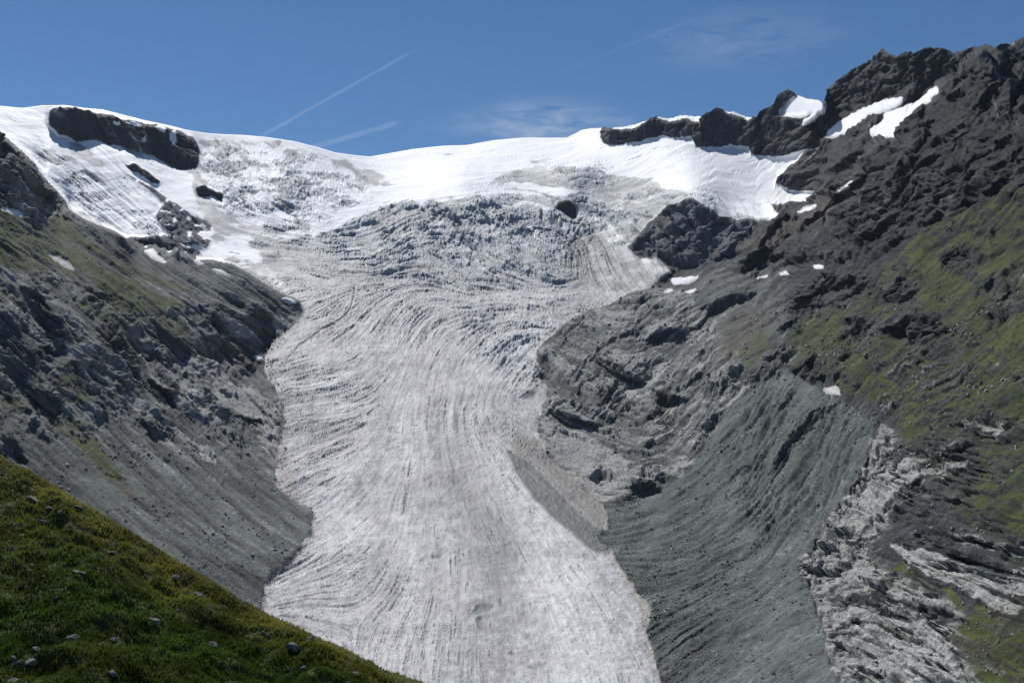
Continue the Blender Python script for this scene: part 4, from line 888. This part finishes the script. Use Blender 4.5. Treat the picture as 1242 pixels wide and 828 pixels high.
# ------------------------------------------------------------------ valley ground far below, out to the horizon
bm = bmesh.new()
vs = [bm.verts.new(p) for p in ((-30000,-30000,-420),(30000,-30000,-420),(30000,30000,-420),(-30000,30000,-420))]
bm.faces.new(vs); me = bpy.data.meshes.new('valley_ground'); bm.to_mesh(me); bm.free()
mv, nt, nd, L, b = new_mat('valley_turf', .95, .1)
tc = nd.new('ShaderNodeTexCoord'); n = noise(nd, L, tc.outputs['Object'], .01, 8); r = ramp(nd, .35, (.05,.06,.03), .65, (.12,.12,.10)); L.new(n.outputs['Fac'], r.inputs['Fac']); L.new(r.outputs['Color'], b.inputs['Base Color'])
me.materials.append(mv); o = bpy.data.objects.new('ground', me); C.objects.link(o); tag(o, 'broad valley ground below the slopes', 'ground', None, S)

# ------------------------------------------------------------------ contrails
def sky_pt(px, py, d):
    a, b_, c = rays(np.array([px], float), np.array([py], float)); return Vector((float(a[0] * d), float(b_[0] * d), float(c[0] * d)))
def contrail(p0, p1, r0, r1, dens, label, dist):
    m = bpy.data.materials.new('ice_crystal_trail'); m.use_nodes = True; nt = m.node_tree; nt.nodes.remove(nt.nodes['Principled BSDF'])
    vs_ = nt.nodes.new('ShaderNodeVolumeScatter'); vs_.inputs['Color'].default_value = (1, 1, 1, 1); vs_.inputs['Density'].default_value = dens; vs_.inputs['Anisotropy'].default_value = .3
    nt.links.new(vs_.outputs[0], nt.nodes['Material Output'].inputs['Volume'])
    a, b_ = sky_pt(*p0, dist), sky_pt(*p1, dist * 1.12); ax = (b_ - a).normalized(); s1 = ax.cross(Vector((0, 1, 0))).normalized(); s2 = ax.cross(s1)
    V, Fc = [], []; n, k = 40, 12
    for i in range(n + 1):
        t = i / n; c = a.lerp(b_, t); rr = (r0 + (r1 - r0) * t) * (1 + .18 * float(pn(np.array([t * 9.]), np.array([r0 * .1]), 501)[0])) * min(1, (1 - t) * 6 + .12) * dist / FPX
        c = c + s1 * rr * .3 * float(pn(np.array([t * 6.]), np.array([r1]), 502)[0])
        for j in range(k):
            an = j * 2 * math.pi / k; V.append(c + s1 * rr * math.cos(an) + s2 * rr * .7 * math.sin(an))
    for i in range(n):
        for j in range(k):
            Fc.append((i * k + j, i * k + (j + 1) % k, (i + 1) * k + (j + 1) % k, (i + 1) * k + j))
    Fc.append(tuple(range(k))[::-1]); Fc.append(tuple(n * k + j for j in range(k)))
    me = bpy.data.meshes.new('contrail'); me.from_pydata(V, [], Fc); me.materials.append(m)
    o = bpy.data.objects.new('contrail', me); C.objects.link(o); tag(o, label, 'contrail', 'contrails in the blue sky')
contrail((305,172), (512,56), 2.6, 2.2, .0011, 'longer thin white contrail rising steeply from the snowy skyline', 22000)
contrail((355,186), (492,146), 4.2, 4.0, .0005, 'short broad faint contrail low above the snow saddle', 24000)
contrail((668,92), (850,20), 2.0, 3.2, .0002, 'very faint long contrail high in the middle of the sky', 26000)

# ------------------------------------------------------------------ a soaring bird, a speck against the sky
bq = sky_pt(809, 45, 420); bm = bmesh.new()
def bv(*p): return bm.verts.new(p)
body = [[bv(x, w * math.cos(a), h * math.sin(a)) for a in (0, 1.05, 2.09, 3.14, 4.19, 5.24)] for x, w, h in ((-.42,.02,.02),(-.25,.07,.06),(0,.10,.09),(.22,.08,.08),(.36,.05,.05),(.45,.012,.012))]
for a, b_ in zip(body, body[1:]):
    for j in range(6): bm.faces.new((a[j], a[(j + 1) % 6], b_[(j + 1) % 6], b_[j]))
for sgn in (1, -1):
    top = [bv(.20, .08 * sgn, .05), bv(.24, .45 * sgn, .14), bv(.08, .95 * sgn, .10), bv(-.06, .92 * sgn, .09), bv(-.05, .45 * sgn, .12), bv(-.12, .08 * sgn, .04)]
    bot = [bv(v_.co.x, v_.co.y, v_.co.z - .025) for v_ in top]
    bm.faces.new(top); bm.faces.new(bot[::-1])
    for j in range(6): bm.faces.new((top[j], bot[j], bot[(j + 1) % 6], top[(j + 1) % 6]))
tl = [bv(-.38, .03, .01), bv(-.38, -.03, .01), bv(-.66, -.12, 0), bv(-.66, .12, 0)]; tb = [bv(v_.co.x, v_.co.y, v_.co.z - .02) for v_ in tl]
bm.faces.new(tl); bm.faces.new(tb[::-1])
for j in range(4): bm.faces.new((tl[j], tb[j], tb[(j + 1) % 4], tl[(j + 1) % 4]))
bmesh.ops.recalc_face_normals(bm, faces=bm.faces[:])
me = bpy.data.meshes.new('bird'); bm.to_mesh(me); bm.free()
mb, nt, nd, L, b = new_mat('dark_feathers', .8, .2)
tc = nd.new('ShaderNodeTexCoord'); n = noise(nd, L, tc.outputs['Object'], 6, 4); r = ramp(nd, .3, (.015,.013,.012), .7, (.04,.035,.03)); L.new(n.outputs['Fac'], r.inputs['Fac']); L.new(r.outputs['Color'], b.inputs['Base Color'])
me.materials.append(mb); o = bpy.data.objects.new('bird', me); C.objects.link(o); o.location = bq; o.rotation_euler = (.35, .1, .7)
tag(o, 'dark soaring bird, a tiny speck in the sky left of the summit', 'bird')
# ------------------------------------------------------------------ mountain air
bm = bmesh.new(); bmesh.ops.create_cube(bm, size=1)
zmin, zmax = -424.0, float(Za.max()) + 60
for v_ in bm.verts: v_.co = (v_.co.x * 62000, v_.co.y * 62000 , zmin + (v_.co.z + .5) * (zmax - zmin))
me = bpy.data.meshes.new('haze'); bm.to_mesh(me); bm.free()
mh = bpy.data.materials.new('mountain_air'); mh.use_nodes = True; nt = mh.node_tree; nt.nodes.remove(nt.nodes['Principled BSDF'])
pv = nt.nodes.new('ShaderNodeVolumePrincipled'); pv.inputs['Color'].default_value = (.62, .76, 1, 1); pv.inputs['Density'].default_value = .8e-5; pv.inputs['Anisotropy'].default_value = .2
nt.links.new(pv.outputs[0], nt.nodes['Material Output'].inputs['Volume'])
me.materials.append(mh); o = bpy.data.objects.new('haze', me); C.objects.link(o); tag(o, 'thin blue mountain air over the valley', 'haze', None, 'stuff')
# ------------------------------------------------------------------ light
SUN_EL, SUN_AZ = 48.0, -24.0        # azimuth measured from the view direction, left negative
el, az = math.radians(SUN_EL), math.radians(SUN_AZ)
sd = Vector((math.sin(az) * math.cos(el), math.cos(az) * math.cos(el), math.sin(el)))
sl = bpy.data.lights.new('sun', 'SUN'); sl.energy = 5.0; sl.angle = math.radians(.53); sl.color = (1, .975, .94)
so = bpy.data.objects.new('sun', sl); C.objects.link(so); so.rotation_euler = sd.to_track_quat('Z', 'Y').to_euler()
w = bpy.data.worlds.new('World'); bpy.context.scene.world = w; w.use_nodes = True
nt = w.node_tree; nd = nt.nodes; L = nt.links; bg = nd['Background']
sk = nd.new('ShaderNodeTexSky'); sk.sky_type = 'NISHITA'; sk.sun_disc = False; sk.sun_elevation = el; sk.sun_rotation = az
sk.altitude = 2500; sk.air_density = 1.0; sk.dust_density = .05; sk.ozone_density = 1.2
bg.inputs['Strength'].default_value = .078
hs = nd.new('ShaderNodeHueSaturation'); hs.inputs['Saturation'].default_value = 1.22; L.new(sk.outputs['Color'], hs.inputs['Color'])
tc = nd.new('ShaderNodeTexCoord')
skyc = hs.outputs['Color']
# thin cirrus far off: (bearing seen from the valley, reach, thickness, tilt)
for px, py, reach, dens, tilt in ((665,152,.10,.5,-6), (905,48,.12,.16,-14), (560,150,.05,.12,20)):
    d_ = sky_pt(px, py, 1.0).normalized()
    mp = nd.new('ShaderNodeMapping'); mp.inputs['Location'].default_value = tuple(-d_); L.new(tc.outputs['Generated'], mp.inputs['Vector'])
    m2 = nd.new('ShaderNodeMapping'); m2.inputs['Rotation'].default_value = (0, math.radians(tilt), 0); m2.inputs['Scale'].default_value = (1, 1, 3.2); L.new(mp.outputs['Vector'], m2.inputs['Vector'])
    ln = nd.new('ShaderNodeVectorMath'); ln.operation = 'LENGTH'; L.new(m2.outputs['Vector'], ln.inputs[0])
    mr = nd.new('ShaderNodeMapRange'); mr.interpolation_type = 'SMOOTHSTEP'; mr.inputs['From Min'].default_value = reach; mr.inputs['From Max'].default_value = .01; L.new(ln.outputs['Value'], mr.inputs['Value'])
    m3 = nd.new('ShaderNodeMapping'); m3.inputs['Scale'].default_value = (10, 10, 14); L.new(m2.outputs['Vector'], m3.inputs['Vector'])
    n = noise(nd, L, m3.outputs['Vector'], 2.2, 7, .62); n.inputs['Distortion'].default_value = .6
    r = ramp(nd, .36, 0.0, .78, dens); L.new(n.outputs['Fac'], r.inputs['Fac'])
    ml = nd.new('ShaderNodeMath'); ml.operation = 'MULTIPLY'; L.new(r.outputs['Color'], ml.inputs[0]); L.new(mr.outputs['Result'], ml.inputs[1])
    mx = nd.new('ShaderNodeMix'); mx.data_type = 'RGBA'; L.new(ml.outputs[0], mx.inputs['Factor']); L.new(skyc, mx.inputs['A']); mx.inputs['B'].default_value = (9, 9.6, 10.4, 1); skyc = mx.outputs['Result']
L.new(skyc, bg.inputs['Color'])


# ------------------------------------------------------------------ camera and view
cam = bpy.data.cameras.new('camera'); cam.lens = FPX / 1242 * 36; cam.sensor_width = 36; cam.clip_start = .5; cam.clip_end = 90000
co = bpy.data.objects.new('camera', cam); C.objects.link(co); co.rotation_euler = (math.pi / 2 + PITCH, 0, 0)
sc = bpy.context.scene; sc.camera = co
sc.view_settings.view_transform = 'Standard'; sc.view_settings.look = 'None'; sc.view_settings.exposure = 0; sc.view_settings.gamma = 1
sc.render.engine = 'CYCLES'; sc.cycles.max_bounces = 5; sc.cycles.diffuse_bounces = 3; sc.cycles.volume_bounces = 0
sc.cycles.use_denoising = True; sc.cycles.denoiser = 'OPENIMAGEDENOISE'; sc.cycles.denoising_input_passes = 'RGB_ALBEDO_NORMAL'; sc.cycles.denoising_prefilter = 'ACCURATE'
print('done', time.time() - T0, 'verts', NRa * NC)
